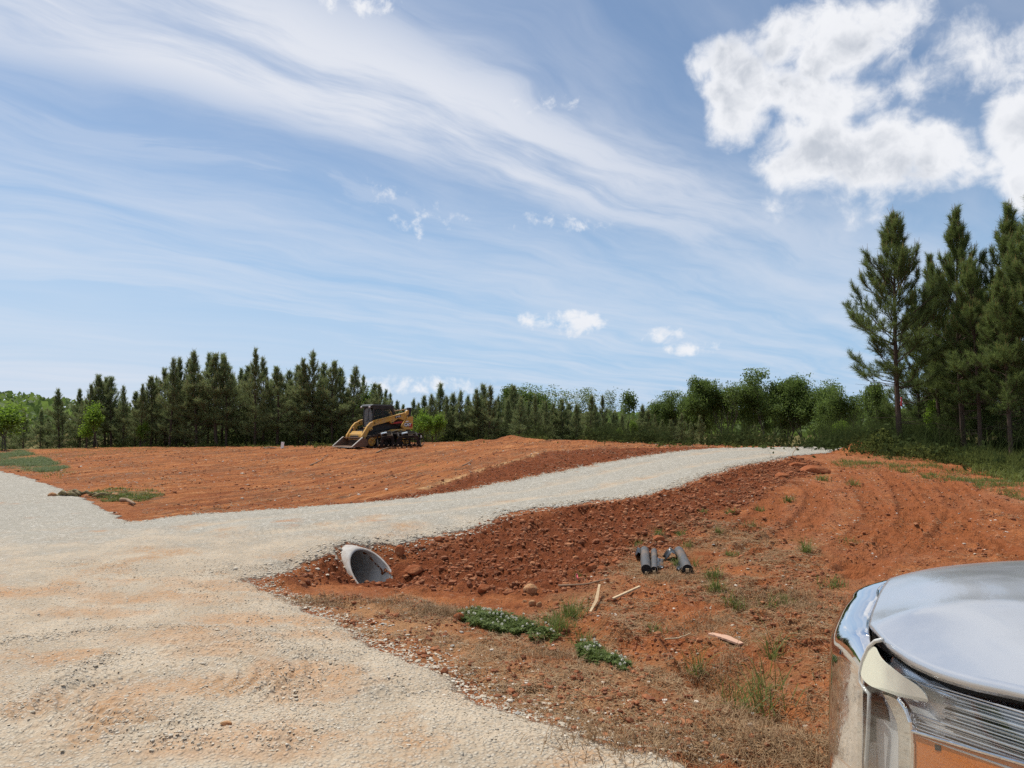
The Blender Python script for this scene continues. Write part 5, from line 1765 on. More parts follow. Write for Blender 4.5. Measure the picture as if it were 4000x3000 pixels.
def make_pine(name, rng, h, rmax, base, nl, width, dense, needle, candles=True, mat=None, dead=8):
    arr = Arr(); wood = MB()
    ph = rng.uniform(0, 6)
    def axis(z):
        return np.array([.05 * h / 7 * math.sin(z * .6 + ph), .05 * h / 7 * math.cos(z * .5 + ph), z])
    r0 = .0125 * h
    zs = np.linspace(-.3, h * .97, 14)
    wood.tube([axis(z) for z in zs], [max(r0 * (1 - .93 * max(z, 0) / h), .008) * (1.25 if z < .05 else 1) for z in zs], 7)
    zb = base * h
    z = zb
    gold = rng.uniform(0, 6)
    while z < h * .965:
        u = (z - zb) / (h - zb)
        nb = int(rng.integers(4, 8)) if u < .85 else 4
        for _ in range(nb):
            gold += 2.4 + rng.uniform(-.5, .5)
            L = rmax * (1 - u) ** .88 * min(1, .62 + u * 2.2) * rng.choice([.5, .8, 1.0, 1.2]) * rng.uniform(.85, 1.15) + .16
            el = R(10 + 60 * u ** .9 + rng.uniform(-12, 16))
            hd = np.array([math.cos(gold), math.sin(gold), 0])
            p = axis(z + rng.uniform(-.08, .08)); pts = [p]
            N = 6
            for i in range(N):
                e = el + R(34) * (i / N) ** 1.5
                p = p + (hd * math.cos(e) + np.array([0, 0, math.sin(e)])) * L / N + rng.normal(size=3) * .03 * L
                pts.append(p)
            wood.tube(pts, [(.010 + .0075 * L) * (1 - .8 * i / N) for i in range(N + 1)], 4, cap=False)
            pts = np.array(pts)
            ns = max(2, int(L / (.17 / dense)))
            for s in range(ns + 1):
                q = .42 + .58 * s / ns
                fi = q * N; i0 = min(int(fi), N - 1)
                b = pts[i0] + (pts[i0 + 1] - pts[i0]) * (fi - i0)
                bd = unit(pts[i0 + 1] - pts[i0])
                if s == ns:
                    dd, tl = bd + np.array([0, 0, .35]), .0
                else:
                    sgn = 1 if s % 2 else -1
                    sd = np.cross(bd, [0, 0, 1])
                    dd = bd * .55 + sd * sgn * rng.uniform(.25, 1.1) + np.array([0, 0, rng.uniform(.0, .8)])
                    tl = (.16 + .42 * L * (1 - q) + .05) * rng.uniform(.5, 1.35)
                dd = unit(dd)
                tp = b + dd * tl
                if tl > .12:
                    wood.tube([b, tp], [.007, .004], 3, cap=False)
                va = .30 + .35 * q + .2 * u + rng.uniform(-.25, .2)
                tuft(arr, rng, tp, dd, needle, nl, width, (R(14), R(62)), va)
                if tl > .22:
                    tuft(arr, rng, b + dd * tl * .55, dd, needle, int(nl * .7), width, (R(25), R(75)), va - .15)
                if candles and u > .25 and q > .75 and rng.random() < .8:
                    cd = unit(dd * .5 + np.array([0, 0, 1.0])); cl = rng.uniform(.12, .26)
                    o = unit(np.cross(cd, rng.normal(size=3))) * width * 1.3
                    o2 = np.cross(cd, o)
                    for oo in (o, o2):
                        arr.quads(np.array([tp - oo]), np.array([tp + oo]), np.array([tp + cd * cl + oo * .5]), np.array([tp + cd * cl - oo * .5]), np.array([2.0]))
        z += (.40 - .16 * u) * rng.uniform(.8, 1.2) / dense ** .5 * (h / 7) ** .5
    top = axis(h * .97)
    for i in range(5):
        dd = unit(np.array([rng.normal() * .22, rng.normal() * .22, 1.0]))
        tp = top + dd * rng.uniform(0, .03 * h)
        tuft(arr, rng, tp, dd, needle * .8, nl, width, (R(15), R(55)), .7)
        if candles:
            for oo in (np.array([width * 1.5, 0, 0]), np.array([0, width * 1.5, 0])):
                cl = rng.uniform(.22, .42)
                arr.quads(np.array([tp - oo]), np.array([tp + oo]), np.array([tp + dd * cl + oo * .5]), np.array([tp + dd * cl - oo * .5]), np.array([2.0]))
    for i in range(dead):
        z = rng.uniform(.06, max(base, .12)) * h; a = rng.uniform(0, 6.28); L = rng.uniform(.3, .9) * rmax * .8
        p = axis(z); hd = np.array([math.cos(a), math.sin(a), rng.uniform(-.15, .25)])
        wood.tube([p, p + hd * L * .5, p + hd * L + np.array([0, 0, .06])], [.012, .008, .003], 3, cap=False)
    return arr, wood, mat or M_PINE


def make_broad(name, rng, h, rx, leaf, nleaf, base=.28, airy=0.0, mat=None, stems=1):
    arr = Arr(); wood = MB()
    ends = []

    def grow(p, d, L, r, lev):
        pts = [p]; n = 4
        for i in range(n):
            d = unit(d + rng.normal(size=3) * .16 + np.array([0, 0, .05]))
            p = p + d * L / n
            pts.append(p)
        wood.tube(pts, [r * (1 - .5 * i / n) for i in range(n + 1)], 6 if lev < 2 else 3, cap=False)
        if lev >= 2:
            ends.append((pts[-1], lev)); ends.append((pts[2], lev))
        if lev < 4:
            for _ in range(int(rng.integers(2, 4)) + (1 if lev == 0 else 0)):
                a = rng.uniform(0, 6.28); sp = rng.uniform(.35, 1.0)
                s = unit(np.cross(d, [math.cos(a), math.sin(a), .3]))
                grow(pts[-1 if rng.random() < .6 else -2], unit(d + s * sp), L * rng.uniform(.55, .82), r * .5, lev + 1)
    for s in range(stems):
        d0 = np.array([rng.normal() * .10, rng.normal() * .10, 1.0]) + (np.array([math.cos(s * 2.4), math.sin(s * 2.4), 0]) * .22 if stems > 1 else 0)
        grow(np.array([0, 0, -.3]), unit(d0), h * (base + .08), .016 * h / math.sqrt(stems), 0)
    E = np.array([e[0] for e in ends])
    # fit to the asked height and spread
    zmx = np.percentile(E[:, 2], 97); rr = np.percentile(np.hypot(E[:, 0], E[:, 1]), 90)
    fz, fr = h * .95 / zmx, rx / rr
    E = E * [fr, fr, fz]
    wood.v = [(p[0] * (fr if p[2] > h * .1 else 1 + (fr - 1) * max(p[2], 0) / (h * .1)), p[1] * (fr if p[2] > h * .1 else 1 + (fr - 1) * max(p[2], 0) / (h * .1)), p[2] * fz if p[2] > 0 else p[2]) for p in wood.v]
    per = max(3, nleaf // len(E))
    keep = rng.random(len(E)) > airy
    for e in E[keep]:
        n = per
        sg = rng.uniform(.18, .42) * (h / 6) ** .6
        c = e + np.clip(rng.normal(size=(n, 3)), -1.15, 1.15) * sg * 1.1 * [1.15, 1.15, .75]
        d = unit(rng.normal(size=(n, 3)) + [0, 0, -.25])
        w = unit(np.cross(d, rng.normal(size=(n, 3))))
        s = leaf * rng.uniform(.65, 1.25, n)[:, None]
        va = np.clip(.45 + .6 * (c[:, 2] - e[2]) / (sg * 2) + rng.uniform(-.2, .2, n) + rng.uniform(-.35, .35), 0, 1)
        arr.quads(c - d * s * .6, c + w * s * .38, c + d * s * .6, c - w * s * .38, va)
    return arr, wood, mat or M_LEAF


PROTO = {}


def proto(key, fn, *a, **k):
    """build one tree (empty > trunk, crown) to be copied; kept until the end, then removed if unused"""
    arr, wood, mat = fn(key, *a, **k)
    V = np.concatenate(arr.v)
    hh = float(np.percentile(V[:, 2], 99.7)); rr = float(np.percentile(np.hypot(V[:, 0], V[:, 1]), 96))
    tm = wood.build('trunk', M_TRUNK if fn is make_pine else M_TRUNK2)
    cm = arr.build('crown', mat)
    PROTO[key] = (tm.data, cm.data, hh, rr)
    bpy.data.objects.remove(tm); bpy.data.objects.remove(cm)


def plant(key, name, px, depth, pytop, label, cat, group=None, width=1.0, rot=None, zoff=-.08, py_base=None):
    """stand a tree at a distance, as tall as the photograph shows it"""
    td, cd, hh, rr = PROTO[key]
    dx, dy, dz = pixdir(px, pytop)
    x = float(dx / dy) * depth; ztop = CAMZ + float(dz / dy) * depth
    z0 = hz(x, depth) + zoff if depth < 60 else hz(x, depth)
    s = (ztop - z0) / hh
    t = thing(name, label, cat, (x, depth, z0), RNG.uniform(0, 6.28) if rot is None else rot, group)
    t.rotation_euler = (RNG.normal() * .028, RNG.normal() * .028, t.rotation_euler.z)
    t.scale = (s * width, s * width, s)
    for nm, d in (('trunk', td), ('crown', cd)):
        o = bpy.data.objects.new(nm, d); COL.objects.link(o); o.parent = t
    return t


RNG = np.random.default_rng(77)
for i in range(4):
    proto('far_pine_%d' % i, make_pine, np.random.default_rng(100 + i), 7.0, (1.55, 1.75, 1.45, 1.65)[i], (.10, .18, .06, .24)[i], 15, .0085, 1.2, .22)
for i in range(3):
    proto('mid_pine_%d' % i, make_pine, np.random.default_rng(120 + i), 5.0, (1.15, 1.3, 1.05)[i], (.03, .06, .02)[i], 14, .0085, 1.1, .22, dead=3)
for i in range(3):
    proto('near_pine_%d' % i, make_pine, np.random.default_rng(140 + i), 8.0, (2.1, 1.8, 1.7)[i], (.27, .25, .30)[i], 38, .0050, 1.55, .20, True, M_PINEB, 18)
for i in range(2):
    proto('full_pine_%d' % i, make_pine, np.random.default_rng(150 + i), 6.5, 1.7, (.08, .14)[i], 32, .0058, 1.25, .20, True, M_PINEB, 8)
for i in range(4):
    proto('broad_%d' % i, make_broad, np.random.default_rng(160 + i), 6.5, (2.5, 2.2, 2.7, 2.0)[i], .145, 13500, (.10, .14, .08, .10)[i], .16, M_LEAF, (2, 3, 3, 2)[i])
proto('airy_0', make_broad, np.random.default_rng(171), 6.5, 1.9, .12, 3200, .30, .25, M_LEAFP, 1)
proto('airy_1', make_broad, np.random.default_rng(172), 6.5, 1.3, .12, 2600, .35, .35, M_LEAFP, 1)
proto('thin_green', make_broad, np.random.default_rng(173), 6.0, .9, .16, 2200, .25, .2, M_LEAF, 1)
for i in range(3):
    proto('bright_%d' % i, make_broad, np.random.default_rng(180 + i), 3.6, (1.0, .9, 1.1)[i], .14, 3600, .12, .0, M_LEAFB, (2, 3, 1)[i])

GL = 'young pines in the left row behind the graded field'
left = [(100, 1600, 50), (165, 1600, 48), (237, 1521, 44), (60, 1640, 52), (20, 1650, 54), (318, 1520, 45), (345, 1500, 43), (380, 1465, 44), (415, 1475, 45), (440, 1471, 44), (490, 1509, 43), (535, 1530, 45), (557, 1502, 42), (595, 1471, 43), (617, 1475, 45),
        (650, 1440, 44), (672, 1401, 42), (692, 1398, 43), (734, 1404, 43), (775, 1373, 42), (817, 1382, 44), (854, 1380, 42), (873, 1379, 44), (893, 1392, 42), (930, 1440, 45), (965, 1430, 44), (1000, 1363, 41.5), (1038, 1400, 43),
        (1089, 1433, 42), (1130, 1450, 45), (1164, 1427, 43), (1197, 1404, 42), (1222, 1376, 42), (1253, 1420, 43), (1301, 1411, 42), (1336, 1440, 43), (1380, 1433, 42), (1420, 1470, 44), (1459, 1500, 43), (1482, 1502, 42), (1508, 1522, 44), (1526, 1538, 43), (1545, 1566, 45), (1578, 1580, 46)]
lead = {1000: 'tall dark pine with open whorls, tallest of the left row', 775: 'narrow many tipped pine left of the tallest pine in the left row', 237: 'low round pine standing apart near the left end of the row',
        1222: 'tall pine just left of the loader cab', 380: 'broad pine cluster head above the bright green sapling', 1089: 'slim short pine in a gap right of the tallest left pine'}
for px, py, D in left:
    lb = lead.get(px)
    if px in (854, 1301):
        lb = {854: 'tall pine with bare trunk in the middle of the left row', 1301: 'pine rising straight behind the rusty loader bucket'}[px]
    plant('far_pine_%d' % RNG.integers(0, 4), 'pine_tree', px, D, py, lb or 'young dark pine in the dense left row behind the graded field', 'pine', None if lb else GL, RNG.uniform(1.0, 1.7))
for i in range(26):
    px = 200 + i * 52 + RNG.uniform(-20, 20)
    py = np.interp(px, [0, 300, 600, 700, 1250, 1450, 1600], [1660, 1580, 1530, 1470, 1470, 1540, 1620]) + RNG.uniform(0, 60)
    plant('far_pine_%d' % RNG.integers(0, 4), 'pine_tree', px, 47 + RNG.uniform(0, 4), py, 'young dark pine in the dense left row behind the graded field', 'pine', GL, RNG.uniform(1.3, 2.0))
GM = 'short crowded pines behind the crest right of the loader'
mid = [(1610, 1559), (1632, 1575), (1667, 1545), (1690, 1540), (1718, 1498), (1745, 1548), (1769, 1537), (1794, 1527), (1815, 1545), (1848, 1519), (1870, 1550), (1892, 1501), (1910, 1508), (1949, 1548), (1980, 1560), (2007, 1505), (2029, 1555), (2060, 1565),
       (2094, 1545), (2130, 1568), (2165, 1575), (2195, 1560), (2220, 1575), (2250, 1580), (2304, 1545), (2330, 1580), (2354, 1545), (2398, 1610), (2430, 1620), (2465, 1630), (2506, 1581), (2528, 1602), (2560, 1620), (2586, 1640), (2620, 1640), (2658, 1617),
       (2700, 1650), (2737, 1624), (2780, 1680), (2810, 1690), (2846, 1690), (2880, 1705), (2920, 1690), (2947, 1660), (2975, 1680), (3010, 1705), (3060, 1720), (3110, 1715), (3150, 1725)]
mlead = {1718: 'tallest pine of the middle rows, just right of the loader', 2007: 'spire topped pine before the round leafy crown in the middle row', 2304: 'pine spire below the pale airy tree', 2947: 'low broad pine beyond the end of the gravel drive',
         2737: 'small bushy pine at the right end of the red crest'}
for px, py in mid:
    lb = mlead.get(px)
    D = 43 + RNG.uniform(-1, 3) if px < 2600 else 37 + RNG.uniform(-1, 3)
    plant('mid_pine_%d' % RNG.integers(0, 3), 'pine_tree', px, D, py, lb or 'short pine in the crowded middle rows behind the crest', 'pine', None if lb else GM, RNG.uniform(1.0, 1.8))
for i in range(24):
    px = 1615 + i * 46 + RNG.uniform(-18, 18)
    plant('mid_pine_%d' % RNG.integers(0, 3), 'pine_tree', px, 47 + RNG.uniform(0, 3), np.interp(px, [1600, 1900, 2300, 2700], [1575, 1545, 1575, 1660]) + RNG.uniform(0, 40),
          'short pine in the crowded middle rows behind the crest', 'pine', GM, RNG.uniform(1.3, 1.9))
GB = 'leafy trees of the wood beyond the drive end'
broad = [('broad_0', 1964, 52, 1512, 1.0, 'round leafy crown rising behind the middle pines', None), ('broad_1', 2094, 52, 1506, 1.0, 'upright leafy tree left of the pale airy tree', None),
         ('airy_0', 2231, 52, 1500, 1.25, 'pale airy tree with fine open crown above the middle pines', None), ('airy_1', 2383, 51, 1520, 1.0, 'thin half bare tree right of the pale airy tree', None),
         ('thin_green', 2474, 49, 1522, 1.0, 'slim leafy tree with tall narrow top left of the wood', None), ('airy_1', 2440, 54, 1560, .8, 'spindly twiggy tree behind the slim leafy one', None),
         ('broad_1', 2570, 48, 1545, .9, 'first low crown at the left edge of the wood', None), ('broad_3', 2660, 47, 1528, 1.0, 'second crown at the left of the wood', None), ('broad_0', 2735, 46, 1478, .85, 'tall upright crown with a pointed top left in the wood', None),
         ('broad_2', 2845, 45, 1486, 1.0, 'wide dark round crown in the middle of the wood', None), ('broad_1', 2920, 47, 1480, .9, None, GB), ('broad_3', 2990, 44, 1444, .95, 'bright topped tree, highest of the wood', None),
         ('broad_2', 3075, 44, 1474, .95, None, GB), ('broad_0', 3140, 43, 1476, .85, 'broad flat topped crown right of the highest tree', None), ('broad_1', 3200, 42, 1490, .9, None, GB), ('broad_3', 3260, 40, 1512, .9, None, GB),
         ('broad_2', 3330, 38, 1520, .8, None, GB), ('broad_0', 3390, 35, 1500, .7, None, GB), ('broad_1', 2800, 50, 1500, 1.0, None, GB), ('broad_2', 2700, 51, 1540, 1.0, None, GB), ('broad_0', 3030, 50, 1500, 1.0, None, GB),
         ('thin_green', 3430, 30, 1490, .8, 'slender leafy tree just left of the lone pine trunk', None), ('broad_3', 3470, 33, 1540, .7, None, GB)]
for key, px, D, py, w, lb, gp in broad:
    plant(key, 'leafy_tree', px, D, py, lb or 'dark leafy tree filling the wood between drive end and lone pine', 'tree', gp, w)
bright = [('bright_0', 1650, 39.5, 1600, 1.0, 'bright green bush touching the right side of the loader'), ('bright_1', 1710, 40, 1612, 1.0, 'second bright bush, rounder and right of the loader bush'), ('bright_2', 1630, 41, 1655, .9, 'low bright shrub behind the grapple'),
          ('bright_2', 392, 41, 1572, .95, 'bright green sapling standing before the left pines'), ('bright_1', 25, 40, 1574, 1.5, 'big light green bush cut by the left edge of the photo'), ('bright_0', 2415, 41, 1670, 1.0, 'small bright bush on the crest in the middle pines'),
          ('bright_1', 1430, 44, 1515, .9, 'bright leafy top behind the loader cab'), ('bright_2', 2470, 42, 1640, .7, 'thin bright sapling right of the small bright bush'), ('bright_1', 3170, 34, 1705, 1.3, 'low bright shrub just beyond the end of the drive'),
          ('bright_0', 3215, 33, 1725, 1.3, 'lowest bright shrub by the end of the drive'), ('bright_0', 560, 42, 1640, .7, 'thin bright sapling in the left pines right of the flagged stake'), ('bright_2', 3620, 27, 1560, .7, 'thin bright sapling between lone pine and the right pines'),
          ('bright_1', 3290, 36, 1640, 1.0, 'bright leafy sapling at the edge of the wood left of lone pine')]
for key, px, D, py, w, lb in bright:
    plant(key, 'leafy_bush', px, D, py, lb, 'bush', None, w)

# the tall pines on the right
right = [('near_pine_0', 3490, 24.0, 832, 1.0, 'tall lone pine with open lower branches at the left of the right group', .4), ('near_pine_1', 3733, 24.5, 824, .95, 'tall pine with a spiky crown, second from the lone pine', 1.0),
         ('near_pine_2', 3660, 26.5, 1000, .9, 'shorter dark pine tucked behind the second tall pine', 2.0), ('near_pine_0', 3800, 22.5, 1010, .9, 'denser green pine in front of the tall spiky pine', 3.1),
         ('near_pine_1', 3905, 24.0, 818, .95, 'tall pine just left of the tallest one at the right edge', 4.0), ('near_pine_2', 3995, 22.5, 790, 1.0, 'tallest pine, cut by the right edge of the photo', 5.0), ('near_pine_1', 3930, 21.0, 1050, .95, 'full green pine low at the right edge', 5.7),
         ('near_pine_0', 4090, 21.0, 900, 1.0, 'pine at the right edge with only its left branches in the photo', 2.6), ('near_pine_2', 3850, 28.0, 1130, .9, 'shaded pine deep behind the right group', .9)]
for key, px, D, py, w, lb, ro in right:
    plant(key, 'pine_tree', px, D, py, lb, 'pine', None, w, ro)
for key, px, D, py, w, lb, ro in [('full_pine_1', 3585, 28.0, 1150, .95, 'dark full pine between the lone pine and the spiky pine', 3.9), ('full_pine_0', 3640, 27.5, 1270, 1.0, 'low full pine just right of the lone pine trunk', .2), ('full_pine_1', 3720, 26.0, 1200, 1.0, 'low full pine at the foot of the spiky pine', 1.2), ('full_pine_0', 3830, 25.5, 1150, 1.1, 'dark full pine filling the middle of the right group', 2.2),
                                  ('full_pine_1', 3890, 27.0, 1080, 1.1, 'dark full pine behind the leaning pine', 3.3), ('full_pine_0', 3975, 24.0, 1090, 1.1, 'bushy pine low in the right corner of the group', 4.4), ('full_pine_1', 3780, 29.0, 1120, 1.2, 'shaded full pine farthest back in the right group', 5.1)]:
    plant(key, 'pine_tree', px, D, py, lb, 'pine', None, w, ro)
for px, D, py, w, key in [(3560, 34, 1560, .7, 'broad_3'), (3720, 36, 1500, .9, 'broad_1'), (3850, 33, 1450, .9, 'broad_0'), (3960, 30, 1400, .9, 'broad_2'), (4080, 28, 1380, .9, 'broad_1'), (3640, 38, 1520, .9, 'broad_2')]:
    plant(key, 'leafy_tree', px, D, py, 'shaded leafy tree seen between the trunks of the right pines', 'tree', 'leafy trees behind the right pines', w)

# red ribbon tied to the lone pine
def trunk_ribbon():
    dx, dy, dz = pixdir(3520, 1552)
    D = 23.75
    p = Vector((float(dx / dy) * D, D, CAMZ + float(dz / dy) * D))
    t = thing('trunk_ribbon', 'red ribbon hanging down the trunk of the tall lone pine', 'ribbon', p)
    m = MB(); m.grid([[(-.03 + .01 * math.sin(i), .0, -.05 * i), (.03 + .01 * math.sin(i * 1.3), .02 * math.cos(i), -.05 * i)] for i in range(7)])
    m.build('ribbon', M_PINK, t, smooth=True, solid=.003)


trunk_ribbon()


# ------------------------------------------------------------------ ground cover nobody could count
def pts_in(P, n, rng):
    P = np.asarray(P); lo, hi = P.min(0), P.max(0)
    out = np.empty((0, 2))
    while len(out) < n:
        q = rng.uniform(lo, hi, (n * 2, 2))
        out = np.vstack([out, q[inside(q[:, 0], q[:, 1], P)]])
    return out[:n]


def blades(arr, rng, q, hgt, wid, lean, var, zoff=0.0, flat=False):
    n = len(q)
    z = height(q[:, 0], q[:, 1])
    b = np.column_stack([q, z + zoff])
    a = rng.uniform(0, 6.28, n)
    h = hgt * rng.uniform(.5, 1.2, n)
    le = lean * rng.uniform(.3, 1.3, n)
    d = np.column_stack([np.cos(a) * np.sin(le), np.sin(a) * np.sin(le), np.cos(le)])
    if flat:
        d = np.column_stack([np.cos(a), np.sin(a), rng.uniform(-.05, .35, n)])
    w = unit(np.column_stack([-np.sin(a), np.cos(a), rng.uniform(-.6, .6, n)])) * wid
    mid = b + d * (h * .55)[:, None]
    dn = d.copy(); dn[:, 2] -= .55 if not flat else .4 * rng.uniform(0, 1, n)
    tip = mid + unit(dn) * (h * .5)[:, None]
    v = np.clip(var + rng.uniform(-.35, .35, n), 0, 1)
    arr.tris(b - w, b + w, mid + w * .7, v); arr.tris(b - w, mid + w * .7, mid - w * .7, v); arr.tris(mid - w * .7, mid + w * .7, tip, v)


def patchy(q, rng, scale, thr, seed):
    n = fbm(q[:, 0] * scale, q[:, 1] * scale, 4, seed, .6)
    return q[n + rng.uniform(-.15, .15, len(q)) > thr]


def stones(name, q, size, rng, mat, kind, sink=.25, flat=.45, extra=None):
    """one mesh of many small angular stones"""
    ico = bmesh.new(); bmesh.ops.create_icosphere(ico, subdivisions=1, radius=1.0)
    IV = np.array([v.co[:] for v in ico.verts]); IF = np.array([[v.index for v in f.verts] for f in ico.faces]); ico.free()
    z = height(q[:, 0], q[:, 1])
    okk = ~in_bore(q[:, 0], q[:, 1], z)
    q, size, z = q[okk], size[okk], z[okk]
    n = len(q)
    sc = size[:, None, None] * rng.uniform(.6, 1.2, (n, 1, 3)) * np.array([1, 1, flat])
    J = IV[None] * (1 + rng.uniform(-.28, .28, (n, len(IV), 1))) * sc
    a = rng.uniform(0, 6.28, n); c, s = np.cos(a)[:, None], np.sin(a)[:, None]
    X = J[..., 0] * c - J[..., 1] * s; Y = J[..., 0] * s + J[..., 1] * c
    V = np.stack([X + q[:, 0:1], Y + q[:, 1:2], J[..., 2] + (z + size * flat * (.5 - sink))[:, None]], -1).reshape(-1, 3)
    Fc = (IF[None] + (np.arange(n) * len(IV))[:, None, None]).reshape(-1, 3)
    var = np.repeat(rng.uniform(0, 1, n), len(IV))
    o = mesh_np(name, V, Fc, mat, attrs={'var': var})
    return tag(o, kind=kind)


def stone_mat(name, stops):
    m, k = new_mat(name)
    v = attr(k, 'var')
    c = stops[0]
    for i, s in enumerate(stops[1:]):
        c = k.mix(k.ss(v, (i + .5) / len(stops), (i + 1.2) / len(stops)), c, s)
    n = k.noise(k.new('ShaderNodeTexCoord').outputs['Object'], 60.0, 3, .6)
    c = k.mix(k.mul(k.ss(n, .4, .7), .3), c, (.40, .29, .18))
    finish(k, c, .9, .2)
    return m


M_GRAVEL = stone_mat("crushed_stone", [(.40, .35, .28), (.46, .40, .31), (.48, .41, .31), (.52, .42, .30), (.62, .56, .46)])
M_CLODS = stone_mat("small_clods", [(.175, .052, .021), (.23, .070, .027), (.29, .092, .036), (.36, .140, .060)])
M_CHIPS = stone_mat("pale_chips", [(.46, .36, .26), (.56, .46, .35), (.34, .33, .30), (.66, .58, .48)])


def cover():
    rng = np.random.default_rng(9)
    # loose stone: thicker where tyres pushed it up, thin elsewhere
    near = P_([(0, 2990), (0, 2330), (300, 2200), (900, 2200), (1085, 2251), (1049, 2323), (1247, 2405), (1446, 2522), (1718, 2649), (1898, 2775), (2170, 2857), (2622, 2985)])
    q = pts_in(near, 110000, rng)
    w = np.zeros(len(q))
    for wd, hh, P in WINDROWS:
        d, _, _ = seg_dist(q[:, 0], q[:, 1], P)
        w = np.maximum(w, np.exp(-(d / (wd * 1.7)) ** 2))
    de = np.abs(sdist(q[:, 0], q[:, 1], both_poly))
    w = np.maximum(w, .55 * np.exp(-(de / .35) ** 2))
    n = fbm(q[:, 0] * 1.3, q[:, 1] * 1.3, 4, 141, .6)
    pr = np.clip(.05 + .22 * sstep(n, .0, .7) ** 1.5 + .42 * w, 0, 1)
    q = q[rng.random(len(q)) < pr]
    size = rng.gamma(1.6, .0018, len(q)) + .0022
    stones('gravel', q, np.clip(size, .003, .020), rng, M_GRAVEL, 'stuff')
    # stone spilled over the clay edge
    e = P_([(1000, 2300), (1247, 2405), (1446, 2522), (1718, 2649), (1898, 2775), (2170, 2857), (2622, 2975), (3000, 2990), (2750, 2860), (2400, 2780), (2100, 2700), (1900, 2620), (1650, 2500), (1300, 2370), (1100, 2290)])
    q = pts_in(e, 9000, rng)
    de = -sdist(q[:, 0], q[:, 1], both_poly)
    q = q[rng.random(len(q)) < np.exp(-np.clip(de, 0, 9) / .22) * .9 + .03]
    stones('gravel_spill', q, np.clip(rng.gamma(2.0, .0028, len(q)) + .003, .004, .022), rng, M_GRAVEL, 'stuff')
    # edge of the drive
    L = []
    for P in (drive_lo, drive_up):
        seg = np.hypot(*(np.diff(P, axis=0).T)); cs = np.concatenate([[0], np.cumsum(seg)])
        s = rng.uniform(0, cs[-1], 5200)
        L.append(np.column_stack([np.interp(s, cs, P[:, 0]), np.interp(s, cs, P[:, 1])]) + rng.normal(size=(5200, 2)) * .16)
    q = np.vstack(L)
    stones('driveway_edge_stones', q, np.clip(rng.gamma(2.0, .0045, len(q)) + .005, .006, .03), rng, M_GRAVEL, 'stuff')
    # clods
    q = pts_in(loose_poly, 30000, rng)
    n = fbm(q[:, 0] * 2.0, q[:, 1] * 2.0, 4, 151, .6)
    q = q[rng.random(len(q)) < .30 + .7 * sstep(n, -.1, .5)]
    size = np.clip(rng.gamma(1.2, .0085, len(q)) + .004, .005, .06)
    stones('dirt_clods', q, size, rng, M_CLODS, 'stuff', .2, .8)
    q = np.vstack([pts_in(bank_poly, 9000, rng), patchy(pts_in(straw_poly, 9000, rng), rng, 1.5, .0, 161), patchy(pts_in(beige_poly, 4500, rng), rng, 2.0, .0, 162)])
    stones('clay_crumbs', q, np.clip(rng.gamma(1.1, .0055, len(q)) + .003, .004, .035), rng, M_CLODS, 'stuff', .2, .8)
    wide = P_([(2500, 2100), (2700, 1960), (3000, 1860), (3200, 1810), (3500, 1800), (3990, 1890), (3990, 2190), (3300, 2300), (3200, 2600), (3200, 2990), (2600, 2900), (2100, 2700), (1900, 2500)])
    q = patchy(pts_in(wide, 26000, rng), rng, 1.2, .05, 163)
    stones('slope_crumbs', q, np.clip(rng.gamma(1.1, .0052, len(q)) + .003, .004, .04), rng, M_CLODS, 'stuff', .2, .75)
    q = np.vstack([pts_in(wide, 1700, rng), pts_in(beige_poly, 500, rng)])
    stones('pale_chips', q, np.clip(rng.gamma(1.6, .004, len(q)) + .003, .004, .022), rng, M_CHIPS, 'stuff', .2, .5)
    q = pts_in(field_poly, 40000, rng)
    q = patchy(q[np.hypot(q[:, 0], q[:, 1]) < 40], rng, .5, .12, 165)
    stones('field_crumbs', q, np.clip(rng.gamma(1.1, .009, len(q)) + .006, .008, .07), rng, M_CLODS, 'stuff', .2, .7)
    q = pts_in(field_poly, 1500, rng); q = q[np.hypot(q[:, 0], q[:, 1]) < 40]
    stones('field_chips', q, np.clip(rng.gamma(1.6, .009, len(q)) + .007, .008, .05), rng, M_CHIPS, 'stuff', .2, .5)
    # dead grass and straw trodden into the clay
    st = Arr()
    q = patchy(pts_in(straw_poly, 64000, rng), rng, 1.1, .02, 171)
    blades(st, rng, q, .075, .0022, 1.2, .45, .004, True)
    q = patchy(pts_in(beige_poly, 22000, rng), rng, 1.6, .12, 172)
    blades(st, rng, q, .06, .0020, 1.2, .40, .004, True)
    q = patchy(pts_in(wide, 26000, rng), rng, .8, .16, 173)
    blades(st, rng, q, .08, .003, 1.1, .40, .004, True)
    q = patchy(pts_in(field_poly, 60000, rng), rng, .45, .10, 174)
    blades(st, rng, q[np.hypot(q[:, 0], q[:, 1]) < 42], .16, .007, 1.2, .05, .004, True)
    for (px, py, r, n) in [(1680, 2395, .30, 900), (1730, 2400, .22, 800), (1260, 2360, .25, 500), (1500, 2362, .25, 400), (2700, 2450, .3, 500), (2950, 2330, .35, 900), (3150, 2350, .4, 900), (2640, 2260, .4, 700), (2950, 2750, .3, 900), (2790, 2600, .25, 700), (2450, 2900, .4, 800), (2850, 2930, .4, 900), (3150, 2950, .35, 900), (2150, 2560, .3, 600)]:
        c = np.array(at1(px, py)); q = c + rng.normal(size=(n, 2)) * r * .6 * [1, .8]
        blades(st, rng, q, .10, .0022, 1.15, .3, .003)
    tag(st.build('dry_straw', M_STRAW), kind='stuff')
    # green tufts
    g = Arr()
